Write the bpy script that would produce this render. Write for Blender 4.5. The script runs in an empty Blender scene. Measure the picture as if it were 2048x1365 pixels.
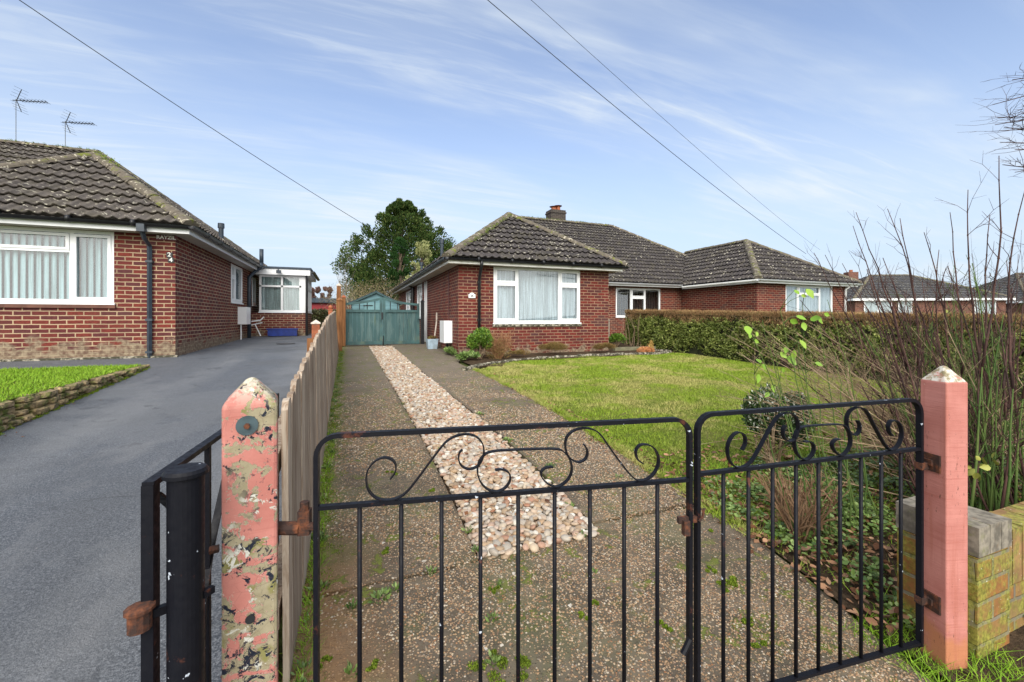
import bpy, math, random
import numpy as np
from mathutils import Vector, Matrix
random.seed(7); rng = np.random.default_rng(7)
PI = math.pi
sc = bpy.context.scene
COL = sc.collection

# ------------------------------------------------------------------ camera
EYE = 1.22; FPX = 840.0; HY = 638.0; YAW = math.atan(326/840)
cam_d = bpy.data.cameras.new("camera"); cam = bpy.data.objects.new("camera", cam_d); COL.objects.link(cam)
cam_d.sensor_width = 36; cam_d.lens = FPX/2048*36; cam_d.shift_y = -(682.5-HY)/2048
cam_d.clip_start = 0.02; cam_d.clip_end = 3000
cam.location = (0, 0, EYE); cam.rotation_euler = (PI/2, 0, -YAW)
sc.camera = cam
FW = (math.sin(YAW), math.cos(YAW)); RT = (math.cos(YAW), -math.sin(YAW))
def at(px, py, D):
    l = (px-1024)/FPX
    return Vector((D*(FW[0]+l*RT[0]), D*(FW[1]+l*RT[1]), EYE-(py-HY)/FPX*D))

# ------------------------------------------------------------------ sky and sun
SUN_EL, SUN_AZ = math.radians(34), math.radians(200)   # azimuth clockwise from +Y
world = bpy.data.worlds.new("World"); sc.world = world; world.use_nodes = True
wn = world.node_tree; wn.nodes.clear()
def N(nt, t, **k):
    n = nt.nodes.new(t)
    for a, b in k.items():
        if a.startswith('i_'):
            key = a[2:]
            n.inputs[int(key) if key.isdigit() else key.replace('_', ' ')].default_value = b
        else: setattr(n, a, b)
    return n
sky = N(wn, 'ShaderNodeTexSky', sky_type='NISHITA', sun_disc=False, sun_elevation=SUN_EL, sun_rotation=SUN_AZ,
        altitude=60, air_density=1.0, dust_density=0.6, ozone_density=2.2)
tcw = N(wn, 'ShaderNodeTexCoord'); sepw = N(wn, 'ShaderNodeSeparateXYZ')
wn.links.new(tcw.outputs['Generated'], sepw.inputs[0])
def math_(nt, op, a, b=None, clamp=False):
    m = N(nt, 'ShaderNodeMath', operation=op, use_clamp=clamp)
    for i, v in enumerate((a, b)):
        if v is None: continue
        if isinstance(v, (int, float)): m.inputs[i].default_value = v
        else: nt.links.new(v, m.inputs[i])
    return m.outputs[0]
zz = math_(wn, 'ADD', math_(wn, 'MAXIMUM', sepw.outputs[2], 0.0), 0.12)
cmb = N(wn, 'ShaderNodeCombineXYZ')
wn.links.new(math_(wn, 'DIVIDE', sepw.outputs[0], zz), cmb.inputs[0]); wn.links.new(math_(wn, 'DIVIDE', sepw.outputs[1], zz), cmb.inputs[1])
def cloud(rot, sx, sy, scale, detail, lo, hi, dist=1.2, off=(0, 0, 0)):
    mp = N(wn, 'ShaderNodeMapping'); mp.inputs['Rotation'].default_value = (0, 0, rot); mp.inputs['Scale'].default_value = (sx, sy, 1); mp.inputs['Location'].default_value = off
    wn.links.new(cmb.outputs[0], mp.inputs[0])
    ns = N(wn, 'ShaderNodeTexNoise', i_Scale=scale, i_Detail=detail, i_Roughness=0.6, i_Distortion=dist); wn.links.new(mp.outputs[0], ns.inputs[0])
    mr = N(wn, 'ShaderNodeMapRange', i_1=lo, i_2=hi, interpolation_type='SMOOTHSTEP'); wn.links.new(ns.outputs['Fac'], mr.inputs[0])
    return mr.outputs[0]
c1 = cloud(YAW-0.18, 0.38, 2.3, 1.2, 9, 0.45, 0.72, 0.9, (1.3, .4, 0))
c2 = cloud(YAW+0.05, 0.5, 0.9, 0.8, 5, 0.40, 0.62, 0.4, (3.1, 1.4, 0))
c3 = cloud(YAW-0.1, 0.8, 6.0, 1.6, 8, 0.45, 0.75, 1.5, (0.3, 5.4, 0))
cm = math_(wn, 'ADD', math_(wn, 'MULTIPLY', c1, math_(wn, 'ADD', math_(wn, 'MULTIPLY', c2, 0.5), 0.14)), math_(wn, 'MULTIPLY', math_(wn, 'MULTIPLY', c3, c2), 0.35), clamp=True)
cm = math_(wn, 'ADD', cm, math_(wn, 'MULTIPLY', c2, 0.16), clamp=True)
hz = N(wn, 'ShaderNodeMapRange', i_1=0.0, i_2=0.55, i_3=0.94, i_4=0.2, interpolation_type='SMOOTHSTEP'); wn.links.new(sepw.outputs[2], hz.inputs[0])
tint = N(wn, 'ShaderNodeMix', data_type='RGBA', blend_type='MULTIPLY'); tint.inputs[0].default_value = 1
wn.links.new(sky.outputs[0], tint.inputs[6]); tint.inputs[7].default_value = (1.04, .98, 1.05, 1)
mx1 = N(wn, 'ShaderNodeMix', data_type='RGBA'); wn.links.new(hz.outputs[0], mx1.inputs[0]); wn.links.new(tint.outputs[2], mx1.inputs[6]); mx1.inputs[7].default_value = (3.1, 3.75, 4.5, 1)
mx2 = N(wn, 'ShaderNodeMix', data_type='RGBA'); wn.links.new(cm, mx2.inputs[0]); wn.links.new(mx1.outputs[2], mx2.inputs[6]); mx2.inputs[7].default_value = (4.0, 4.35, 4.6, 1)
# broad sunward glow added to the unseen sky behind the camera as fill light
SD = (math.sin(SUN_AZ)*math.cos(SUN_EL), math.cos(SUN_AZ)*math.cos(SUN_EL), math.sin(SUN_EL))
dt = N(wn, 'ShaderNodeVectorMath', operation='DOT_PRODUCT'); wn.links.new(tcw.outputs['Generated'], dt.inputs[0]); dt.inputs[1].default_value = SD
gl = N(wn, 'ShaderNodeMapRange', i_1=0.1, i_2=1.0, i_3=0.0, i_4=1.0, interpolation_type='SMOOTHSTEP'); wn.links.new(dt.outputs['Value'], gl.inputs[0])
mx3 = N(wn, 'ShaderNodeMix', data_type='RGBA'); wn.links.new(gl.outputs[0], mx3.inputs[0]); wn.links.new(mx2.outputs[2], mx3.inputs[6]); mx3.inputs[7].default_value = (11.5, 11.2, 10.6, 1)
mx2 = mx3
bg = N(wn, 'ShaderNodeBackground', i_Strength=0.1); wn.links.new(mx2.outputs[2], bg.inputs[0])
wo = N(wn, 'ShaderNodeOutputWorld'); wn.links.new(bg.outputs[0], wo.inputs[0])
sun_d = bpy.data.lights.new("sun", 'SUN'); sun = bpy.data.objects.new("sun", sun_d); COL.objects.link(sun)
sun_d.energy = 1.5; sun_d.angle = math.radians(40); sun_d.color = (1.0, 0.95, 0.87)
sdir = Vector((math.sin(SUN_AZ)*math.cos(SUN_EL), math.cos(SUN_AZ)*math.cos(SUN_EL), math.sin(SUN_EL)))
sun.rotation_euler = sdir.to_track_quat('Z', 'Y').to_euler()
sc.view_settings.view_transform = 'Standard'; sc.view_settings.look = 'None'; sc.view_settings.exposure = 1.1; sc.view_settings.gamma = 1
sc.cycles.max_bounces = 6; sc.cycles.transparent_max_bounces = 12

# ------------------------------------------------------------------ materials
class Mat:
    def __init__(s, name):
        s.m = bpy.data.materials.new(name); s.m.use_nodes = True; s.nt = s.m.node_tree; s.nt.nodes.clear()
        s.out = N(s.nt, 'ShaderNodeOutputMaterial'); s.b = N(s.nt, 'ShaderNodeBsdfPrincipled'); s.nt.links.new(s.b.outputs[0], s.out.inputs[0])
        s.tc = N(s.nt, 'ShaderNodeTexCoord')
    def L(s, a, b): s.nt.links.new(a, b)
    def vec(s, kind='Object', scale=(1, 1, 1), rot=(0, 0, 0)):
        mp = N(s.nt, 'ShaderNodeMapping'); mp.inputs['Scale'].default_value = scale; mp.inputs['Rotation'].default_value = rot
        s.L(s.tc.outputs[kind], mp.inputs[0]); return mp.outputs[0]
    def gpos(s, scale=(1, 1, 1)):
        g = N(s.nt, 'ShaderNodeNewGeometry'); mp = N(s.nt, 'ShaderNodeMapping'); mp.inputs['Scale'].default_value = scale
        s.L(g.outputs['Position'], mp.inputs[0]); return mp.outputs[0]
    def noise(s, v, scale, detail=4, rough=0.55, dist=0.0):
        n = N(s.nt, 'ShaderNodeTexNoise', i_Scale=scale, i_Detail=detail, i_Roughness=rough, i_Distortion=dist); s.L(v, n.inputs[0]); return n.outputs['Fac']
    def vor(s, v, scale, feature='F1', out='Distance'):
        n = N(s.nt, 'ShaderNodeTexVoronoi', i_Scale=scale, feature=feature); s.L(v, n.inputs[0]); return n.outputs[out]
    def ramp(s, f, lo, hi, a=0.0, b=1.0, smooth=True):
        n = N(s.nt, 'ShaderNodeMapRange', i_1=lo, i_2=hi, i_3=a, i_4=b, interpolation_type='SMOOTHSTEP' if smooth else 'LINEAR'); s.L(f, n.inputs[0]); return n.outputs[0]
    def cr(s, f, stops):
        n = N(s.nt, 'ShaderNodeValToRGB'); e = n.color_ramp.elements
        while len(e) < len(stops): e.new(0.5)
        for k, (p, c) in enumerate(stops): e[k].position = p; e[k].color = (*c, 1)
        s.L(f, n.inputs[0]); return n.outputs[0]
    def mix(s, f, a, b, mode='MIX'):
        n = N(s.nt, 'ShaderNodeMix', data_type='RGBA', blend_type=mode)
        for i, v in ((0, f), (6, a), (7, b)):
            if isinstance(v, (int, float)): n.inputs[i].default_value = v
            elif isinstance(v, tuple): n.inputs[i].default_value = (*v, 1)
            else: s.L(v, n.inputs[i])
        return n.outputs[2]
    def mul(s, a, b): return math_(s.nt, 'MULTIPLY', a, b)
    def rnd(s):
        g = N(s.nt, 'ShaderNodeNewGeometry'); return g.outputs['Random Per Island']
    def objrnd(s):
        g = N(s.nt, 'ShaderNodeObjectInfo'); return g.outputs['Random']
    def fin(s, col, rough=0.7, bump=None, bs=0.3, bd=0.01, metal=0.0, spec=0.4):
        if isinstance(col, tuple): s.b.inputs['Base Color'].default_value = (*col, 1)
        else: s.L(col, s.b.inputs['Base Color'])
        if isinstance(rough, (int, float)): s.b.inputs['Roughness'].default_value = rough
        else: s.L(rough, s.b.inputs['Roughness'])
        s.b.inputs['Metallic'].default_value = metal
        s.b.inputs['Specular IOR Level'].default_value = spec
        if bump is not None:
            bn = N(s.nt, 'ShaderNodeBump', i_Strength=bs, i_Distance=bd); s.L(bump, bn.inputs['Height']); s.L(bn.outputs[0], s.b.inputs['Normal'])
        return s.m

def brick_mat(name, c1, c2, mortar, bw=.225, rh=.075, extra=None, stain=None, grime=.25, ms=.0095, moff=(0, 0, 0)):
    M = Mat(name); uv = M.vec('UV')
    if moff != (0, 0, 0):
        uv.node.inputs['Location'].default_value = moff
    wob = N(M.nt, 'ShaderNodeTexNoise', i_Scale=9.0, i_Detail=2.0); M.L(uv, wob.inputs[0])
    uvw = N(M.nt, 'ShaderNodeMix', data_type='RGBA', blend_type='LINEAR_LIGHT'); uvw.inputs[0].default_value = .006
    M.L(uv, uvw.inputs[6]); M.L(wob.outputs['Color'], uvw.inputs[7])
    b = N(M.nt, 'ShaderNodeTexBrick', offset=.5, i_Scale=1.0, i_Mortar_Size=ms, i_Mortar_Smooth=.25, i_Bias=0.0, i_Brick_Width=bw, i_Row_Height=rh)
    b.inputs['Color1'].default_value = (0, 0, 0, 1); b.inputs['Color2'].default_value = (1, 1, 1, 1); b.inputs['Mortar'].default_value = (.5, .5, .5, 1)
    M.L(uvw.outputs[2], b.inputs[0])
    stops = [(0, c1), (.35, tuple((a*.6+bb*.4) for a, bb in zip(c1, c2))), (.7, c2)] + [(1, extra or c2)]
    col = M.cr(b.outputs['Color'], stops)
    n = M.noise(uv, 28, 5); col = M.mix(M.ramp(n, .3, .75, 0, .55), col, tuple(x*.42 for x in c2))
    n2 = M.noise(uv, 1.3, 4); col = M.mix(M.ramp(n2, .5, .72, 0, grime), col, (.10, .05, .045))
    mo = M.mix(M.ramp(M.noise(uv, 2.2, 4), .35, .7, 0, .8), mortar, tuple(x*.5 for x in mortar))
    col = M.mix(b.outputs['Fac'], col, mo)
    n3 = M.noise(uv, 60, 3, .7); n4 = M.noise(uv, 3.1, 2)
    col = M.mix(M.mul(M.ramp(n3, .66, .72), M.ramp(n4, .5, .62, 0, .6)), col, (.55, .5, .42))
    if stain:
        sep = N(M.nt, 'ShaderNodeSeparateXYZ'); M.L(M.gpos(), sep.inputs[0])
        f = M.ramp(math_(M.nt, 'ADD', sep.outputs[2], M.ramp(M.noise(uv, 5, 4), .3, .7, -.14, .14)), stain[0], stain[1], .8, 0)
        col = M.mix(f, col, M.mix(M.ramp(M.noise(uv, 14, 5), .35, .65), (.12, .085, .06), (.30, .25, .17)))
    h = math_(M.nt, 'SUBTRACT', 1.0, b.outputs['Fac'])
    h = math_(M.nt, 'ADD', h, M.mul(n, .35))
    return M.fin(col, .85, h, .7, .008, spec=.25)

def plain(name, c, rough=.5, var=.12, scale=6, bump=0, spec=.4, dirt=None):
    M = Mat(name); v = M.vec()
    n = M.noise(v, scale, 5)
    col = M.mix(M.ramp(n, .3, .7, 0, 1), c, tuple(x*(1-var*2) for x in c))
    if dirt: col = M.mix(M.ramp(M.noise(v, scale*.6, 6, .65), .52, .72, 0, .7), col, dirt)
    return M.fin(col, rough, n if bump else None, bump, .003, spec=spec)

M_brickL = brick_mat('brick_red', (.19, .034, .024), (.11, .024, .024), (.42, .31, .20), extra=(.10, .035, .038), stain=(.70, .86))
M_brickC = brick_mat('brick_red_weathered', (.18, .028, .02), (.10, .019, .018), (.32, .20, .13), rh=.0775, extra=(.085, .035, .036), grime=.45, stain=(.36, .5))
M_brickF = brick_mat('brick_far', (.18, .05, .035), (.12, .035, .03), (.33, .25, .18))
M_pier = brick_mat('brick_mossy', (.30, .10, .03), (.26, .16, .06), (.22, .19, .14), extra=(.17, .15, .07), ms=.008)
def mossy(mat, amt_lo=.42, amt_hi=.6, colr=((.13, .16, .02), (.28, .28, .05))):
    M = Mat.__new__(Mat); M.m = mat; M.nt = mat.node_tree; M.tc = [n for n in M.nt.nodes if n.type == 'TEX_COORD'][0]
    b = [n for n in M.nt.nodes if n.type == 'BSDF_PRINCIPLED'][0]
    src = b.inputs['Base Color'].links[0].from_socket
    p = M.gpos(); f = M.mul(M.ramp(M.noise(p, 7, 8, .72), amt_lo, amt_hi, 0, .85), M.ramp(M.noise(p, 38, 5, .7), .34, .52, .35, 1))
    c = M.mix(M.ramp(M.noise(p, 70, 5, .7), .3, .7), tuple(q*.55 for q in colr[0]), tuple(q*1.15 for q in colr[1])); 
    M.nt.links.new(M.mix(f, src, c), b.inputs['Base Color'])
    src = b.inputs['Base Color'].links[0].from_socket
    sp = M.ramp(M.noise(p, 90, 2), .70, .74, 0, .8)
    M.nt.links.new(M.mix(sp, src, (.6, .6, .5)), b.inputs['Base Color'])
    return mat
mossy(M_pier, .38, .56)

def tile_mat(name, c1, c2, lichen=.62, moss=.62, lichc=(.55, .52, .42), ml=.85):
    M = Mat(name); p = M.gpos(); v = M.vec('UV')
    t = N(M.nt, 'ShaderNodeTexBrick', offset=0, i_Scale=1.0, i_Mortar_Size=0.0, i_Brick_Width=.35, i_Row_Height=.32)
    t.inputs['Color1'].default_value = (0, 0, 0, 1); t.inputs['Color2'].default_value = (1, 1, 1, 1); M.L(v, t.inputs[0])
    col = M.mix(t.outputs['Color'], c1, c2)
    n = M.noise(p, 14, 6, .6); col = M.mix(M.ramp(n, .35, .7, 0, .75), col, tuple(x*1.5 for x in c1))
    col = M.mix(M.ramp(M.noise(p, 3, 5), .45, .7, 0, .5), col, (.09, .08, .055))
    l = M.noise(p, 13, 3, .5, .3); l2 = M.noise(p, 1.1, 2)
    col = M.mix(M.mul(M.ramp(l, lichen, lichen+.03), M.ramp(l2, .36, .55, .25, 1)), col, M.mix(M.noise(p, 40, 2), lichc, tuple(x*.6 for x in lichc)))
    g = M.noise(p, 5.5, 5, .7, .2)
    col = M.mix(M.ramp(g, moss, moss+.08, 0, ml), col, (.13, .15, .02))
    return M.fin(col, .85, n, .5, .01, spec=.2)
M_tileL = tile_mat('roof_tile_brown', (.085, .074, .066), (.052, .046, .044), .63, .66)
M_tileC = tile_mat('roof_tile_grey', (.052, .046, .046), (.031, .028, .030), .625, .68)
M_tileF = tile_mat('roof_tile_far', (.07, .07, .075), (.045, .045, .05), .64, .72)
M_ridge = tile_mat('ridge_mortar', (.11, .094, .074), (.07, .062, .052), .60, .55, (.5, .46, .36))
M_white = plain('white_plastic', (.80, .82, .84), .3, .03, 3)
M_wpaint = plain('white_paint', (.78, .78, .74), .45, .05, 5, dirt=(.45, .43, .35))
M_black = plain('black_plastic', (.018, .019, .022), .35, .2, 8)
M_slate = plain('dark_blue_grey_plastic', (.035, .05, .07), .4, .15, 8)
M_soffit = plain('soffit_board', (.50, .46, .40), .6, .1)
M_dark = plain('dark_interior', (.02, .022, .025), .9, .1)
M_blue = plain('blue_plastic', (.02, .05, .30), .4, .2, 5)
M_pot = plain('pale_blue_ceramic', (.42, .55, .66), .35, .15, 9, dirt=(.25, .28, .25))
M_lead = plain('grey_lead', (.14, .15, .16), .6, .2, 9)
M_terra = plain('terracotta', (.40, .12, .05), .7, .25, 9, dirt=(.15, .12, .08))
M_steel = plain('galvanised_steel', (.055, .09, .105), .45, .2, 30, spec=.5)
M_wire = plain('cable_rubber', (.02, .02, .022), .6, .1)
M_stone = Mat('mossy_stone')
_p = M_stone.gpos(); _n = M_stone.noise(_p, 9, 6, .65)
_c = M_stone.mix(M_stone.rnd(), (.42, .31, .16), (.24, .18, .10)); _c = M_stone.mix(M_stone.ramp(_n, .45, .6), _c, (.12, .15, .025)); _c = M_stone.mix(M_stone.ramp(M_stone.noise(_p, 30, 5), .4, .65, 0, .7), _c, (.05, .04, .025))
M_stone = M_stone.fin(_c, .9, _n, .9, .02)
M_stoneW = Mat('pale_edging_stone'); _p = M_stoneW.gpos(); _n = M_stoneW.noise(_p, 14, 6, .65)
_c = M_stoneW.mix(M_stoneW.ramp(_n, .38, .55), (.36, .33, .26), (.05, .048, .03)); M_stoneW = M_stoneW.fin(_c, .9, _n, .9, .02)

def glass_mat():
    M = Mat('window_glass'); M.nt.nodes.remove(M.b)
    t = N(M.nt, 'ShaderNodeBsdfTransparent'); t.inputs[0].default_value = (.93, .96, .97, 1)
    g = N(M.nt, 'ShaderNodeBsdfGlossy', i_Roughness=.015); fr = N(M.nt, 'ShaderNodeLayerWeight', i_Blend=.5)
    f = math_(M.nt, 'ADD', math_(M.nt, 'MULTIPLY', math_(M.nt, 'POWER', fr.outputs['Facing'], 3.5), .85), .11, clamp=True)
    mx = N(M.nt, 'ShaderNodeMixShader'); M.L(f, mx.inputs[0]); M.L(t.outputs[0], mx.inputs[1]); M.L(g.outputs[0], mx.inputs[2]); M.L(mx.outputs[0], M.out.inputs[0])
    return M.m
M_glass = glass_mat()
def cloth(name, c, lace=.0):
    M = Mat(name); p = M.gpos()
    n = M.noise(p, 55, 3); col = M.mix(M.ramp(n, .4, .65, 0, lace), c, tuple(x*.45 for x in c))
    col = M.mix(M.ramp(M.noise(M.gpos((12, 12, .35)), 2.2, 4), .40, .60, 0, .8), col, tuple(x*.5 for x in c))  # vertical streaks in the cloth colour also stand in for fold shading
    return M.fin(col, .9, spec=.1)
M_net = cloth('net_curtain', (.58, .65, .69), .4); M_netg = cloth('lace_curtain', (.50, .60, .59), .7)
M_blind = cloth('blind_slat', (.40, .55, .58), .05); M_blindd = cloth('blind_slat_cream', (.72, .62, .50), .1); M_fabg = cloth('grey_green_curtain', (.42, .46, .40), .2)  # blue-grey of the front blind stands in for window reflection

def iron():
    M = Mat('black_painted_iron'); p = M.gpos()
    n = M.noise(p, 60, 4, .6); rust = M.ramp(M.noise(p, 11, 6, .7), .62, .70, 0, .75); chip = M.mul(M.ramp(M.noise(p, 42, 3, .5), .71, .73), 1)
    col = M.mix(rust, (.006, .0065, .010), M.mix(n, (.16, .045, .02), (.05, .025, .02)))
    col = M.mix(chip, col, (.45, .5, .58))
    return M.fin(col, M.ramp(n, .3, .7, .38, .6), math_(M.nt, 'ADD', n, rust), .25, .002, spec=.16)
M_iron = iron()
M_rust = Mat('rusty_iron'); _p = M_rust.gpos(); _n = M_rust.noise(_p, 35, 6, .7)
M_rust = M_rust.fin(M_rust.cr(_n, [(0, (.014, .010, .01)), (.45, (.035, .018, .014)), (.56, (.09, .032, .016)), (.8, (.24, .08, .03))]), .85, _n, .8, .004)

def pink(name, peel):
    M = Mat(name); p = M.gpos()
    base = M.mix(M.ramp(M.noise(p, 9, 5), .3, .7), (.40, .15, .125), (.48, .20, .17))
    base = M.mix(M.ramp(M.noise(M.gpos((3, 3, 60)), 2.2, 4), .55, .75, 0, .35), base, (.27, .065, .045))
    if peel:
        a = M.noise(p, 15, 9, .68, 1.1); a2 = M.noise(p, 5, 3)
        conc = M.mix(M.noise(p, 45, 5), (.20, .17, .095), (.38, .34, .24)); conc = M.mix(M.ramp(M.noise(p, 14, 4), .55, .65, 0, .7), conc, (.17, .17, .03))
        a = math_(M.nt, 'ADD', a, M.mul(math_(M.nt, 'SUBTRACT', M.noise(p, 75, 5, .7), .5), .30))
        k = math_(M.nt, 'ADD', a, M.mul(math_(M.nt, 'SUBTRACT', a2, .515), .50))
        edge = M.ramp(k, .512, .516, 0, 1); inner = M.ramp(k, .519, .523, 0, 1)
        blk = M.mul(M.ramp(M.noise(p, 34, 8, .72, .8), .545, .56), M.ramp(M.noise(p, 5, 2), .36, .5))
        wht = M.mul(M.ramp(M.noise(p, 26, 7, .65, .6), .585, .595), M.ramp(M.noise(M.gpos((1, 1, 1)), 7, 2), .45, .55))
        col = M.mix(edge, base, (.66, .60, .52)); col = M.mix(inner, col, conc)
        col = M.mix(M.mul(blk, M.ramp(k, .445, .46)), col, (.012, .016, .03)); col = M.mix(M.mul(wht, M.ramp(k, .47, .5)), col, (.55, .55, .50))
        h = math_(M.nt, 'SUBTRACT', M.mul(M.noise(p, 60, 4), .3), M.mul(inner, 1.0))
        cracks = M.ramp(M.vor(p, 34, 'DISTANCE_TO_EDGE'), 0, .035, .35, 0); col = M.mix(M.mul(cracks, M.ramp(a2, .4, .6)), col, (.12, .06, .05))
        sp = N(M.nt, 'ShaderNodeSeparateXYZ'); M.L(M.gpos(), sp.inputs[0])
        top = M.mul(M.ramp(sp.outputs[2], 1.0, 1.09), M.ramp(M.noise(p, 38, 7, .7), .47, .53)); col = M.mix(top, col, (.52, .48, .40))
        return M.fin(col, .75, h, .8, .004, spec=.25)
    sp = N(M.nt, 'ShaderNodeSeparateXYZ'); M.L(M.gpos(), sp.inputs[0])
    top = M.mul(M.ramp(sp.outputs[2], 1.003, 1.006), M.ramp(M.noise(p, 42, 6, .7), .36, .46)); col = M.mix(top, base, M.mix(M.ramp(M.noise(p, 60, 3), .4, .62), (.55, .52, .46), (.20, .17, .09)))
    low = M.mul(M.ramp(math_(M.nt, 'ADD', sp.outputs[2], M.ramp(M.noise(p, 12, 4), .3, .7, -.1, .1)), .05, .25, .75, 0), 1); col = M.mix(low, col, (.42, .17, .07))
    scr = M.mul(M.ramp(M.noise(M.gpos((25, 25, 6)), 5, 5, .7), .62, .65), M.ramp(M.noise(p, 5, 2), .46, .56)); col = M.mix(scr, col, (.13, .06, .045)); col = M.mix(M.mul(M.ramp(M.noise(M.gpos((20, 20, 1.2)), 2, 6, .6), .52, .68), .45), col, (.34, .11, .075)); col = M.mix(M.ramp(M.noise(p, 55, 7, .75), .68, .70, 0, .8), col, (.62, .50, .42))
    return M.fin(col, .6, M.noise(M.gpos((2, 2, 30)), 4, 6, .7), .5, .003, spec=.3)
M_pinkP = pink('peeling_pink_paint', True); M_pink = pink('pink_masonry_paint', False)

def wood(name, a, b, c, sc=1.0, paint=None):
    M = Mat(name); r = M.objrnd()
    v = M.gpos((14*sc, 14*sc, .9*sc))
    off = N(M.nt, 'ShaderNodeVectorMath', operation='ADD'); M.L(v, off.inputs[0]); cb = N(M.nt, 'ShaderNodeCombineXYZ'); M.L(M.mul(r, 37.0), cb.inputs[2]); M.L(cb.outputs[0], off.inputs[1]); v = off.outputs[0]
    n = M.noise(v, 3.5, 7, .65, .8)
    col = M.cr(n, [(0, c), (.40, a), (.56, b), (1, tuple(x*1.25 for x in b))])
    col = M.mix(M.mul(math_(M.nt, 'SUBTRACT', 1.0, r), .45), col, c)
    if paint:
        f = M.ramp(M.noise(M.gpos((5, 5, .8)), 1.6, 6, .6, .5), .46, .62); col = M.mix(f, paint[0], paint[1]); col = M.mix(M.ramp(M.noise(M.gpos((10, 10, 1)), 3, 6, .7), .60, .68, 0, .6), col, paint[2])
        col = M.mix(M.ramp(M.noise(M.gpos((9, 9, .7)), 2, 4), .64, .7, 0, .7), col, (.10, .13, .06))
    return M.fin(col, .85, n, .7, .006, spec=.2)
M_picket = wood('weathered_fence_wood', (.24, .17, .12), (.42, .35, .28), (.085, .05, .03))
M_brown = wood('brown_stained_wood', (.17, .075, .03), (.28, .13, .055), (.08, .03, .012), .6)
M_green = wood('green_painted_boards', (.1, .2, .2), (.1, .2, .2), (.05, .1, .1), 1, ((.055, .11, .115), (.095, .155, .155), (.24, .31, .28)))
M_greenF = plain('green_gate_frame_paint', (.05, .12, .125), .6, .2, 5, dirt=(.10, .14, .10))
M_shed = plain('blue_green_shed_paint', (.13, .27, .31), .6, .15, 3, dirt=(.10, .2, .22))
M_felt = plain('roofing_felt', (.055, .075, .10), .8, .2, 9)
M_redsh = plain('red_cladding', (.28, .02, .03), .6, .2, 4)
M_concP = plain('concrete_post', (.34, .32, .27), .85, .2, 15, .5, dirt=(.15, .14, .08))
M_timbW = plain('whitish_wood', (.62, .55, .48), .8, .2, 20, dirt=(.2, .16, .12))

def asphalt():
    M = Mat('asphalt'); p = M.gpos()
    n = M.noise(p, 105, 4, .8); big = M.noise(p, 1.2, 5)
    col = M.mix(M.ramp(n, .38, .70), (.045, .053, .067), (.22, .237, .265)); col = M.mix(M.ramp(big, .4, .65, 0, .45), col, (.09, .096, .107))
    col = M.mix(M.ramp(M.noise(p, 70, 2), .74, .76, 0, .7), col, (.3, .3, .3))
    pt_ = M.noise(p, .55, 6, .65, .6); col = M.mix(M.ramp(pt_, .50, .56, 0, .35), col, (.17, .178, .19)); col = M.mix(M.mul(M.ramp(M.noise(p, 26, 5, .7), .6, .66), M.ramp(pt_, .42, .36)), col, (.20, .19, .17))
    xa = N(M.nt, 'ShaderNodeSeparateXYZ'); M.L(p, xa.inputs[0])
    for cx_ in (-.85, -2.05):
        ln = M.ramp(math_(M.nt, 'ABSOLUTE', math_(M.nt, 'ADD', math_(M.nt, 'SUBTRACT', xa.outputs[0], cx_), M.mul(math_(M.nt, 'SUBTRACT', M.noise(M.gpos((.5, .5, 1)), 1.2, 2), .5), .5))), .05, .32, .28, 0); col = M.mix(M.mul(ln, M.noise(p, 5, 4)), col, (.30, .305, .31))
    col = M.mix(M.mul(M.ramp(M.noise(p, 2.3, 5, .6, .8), .62, .67, 0, .5), 1), col, (.045, .05, .06))
    st = M.noise(M.gpos((1.6, .5, 1)), 1.8, 4, .6, .3); col = M.mix(M.ramp(st, .58, .72, 0, .4), col, (.20, .205, .215))
    return M.fin(col, M.ramp(big, .4, .7, .55, .8), M.noise(p, 140, 3, .8), 1.0, .008, spec=.35)
M_asph = asphalt()
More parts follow.
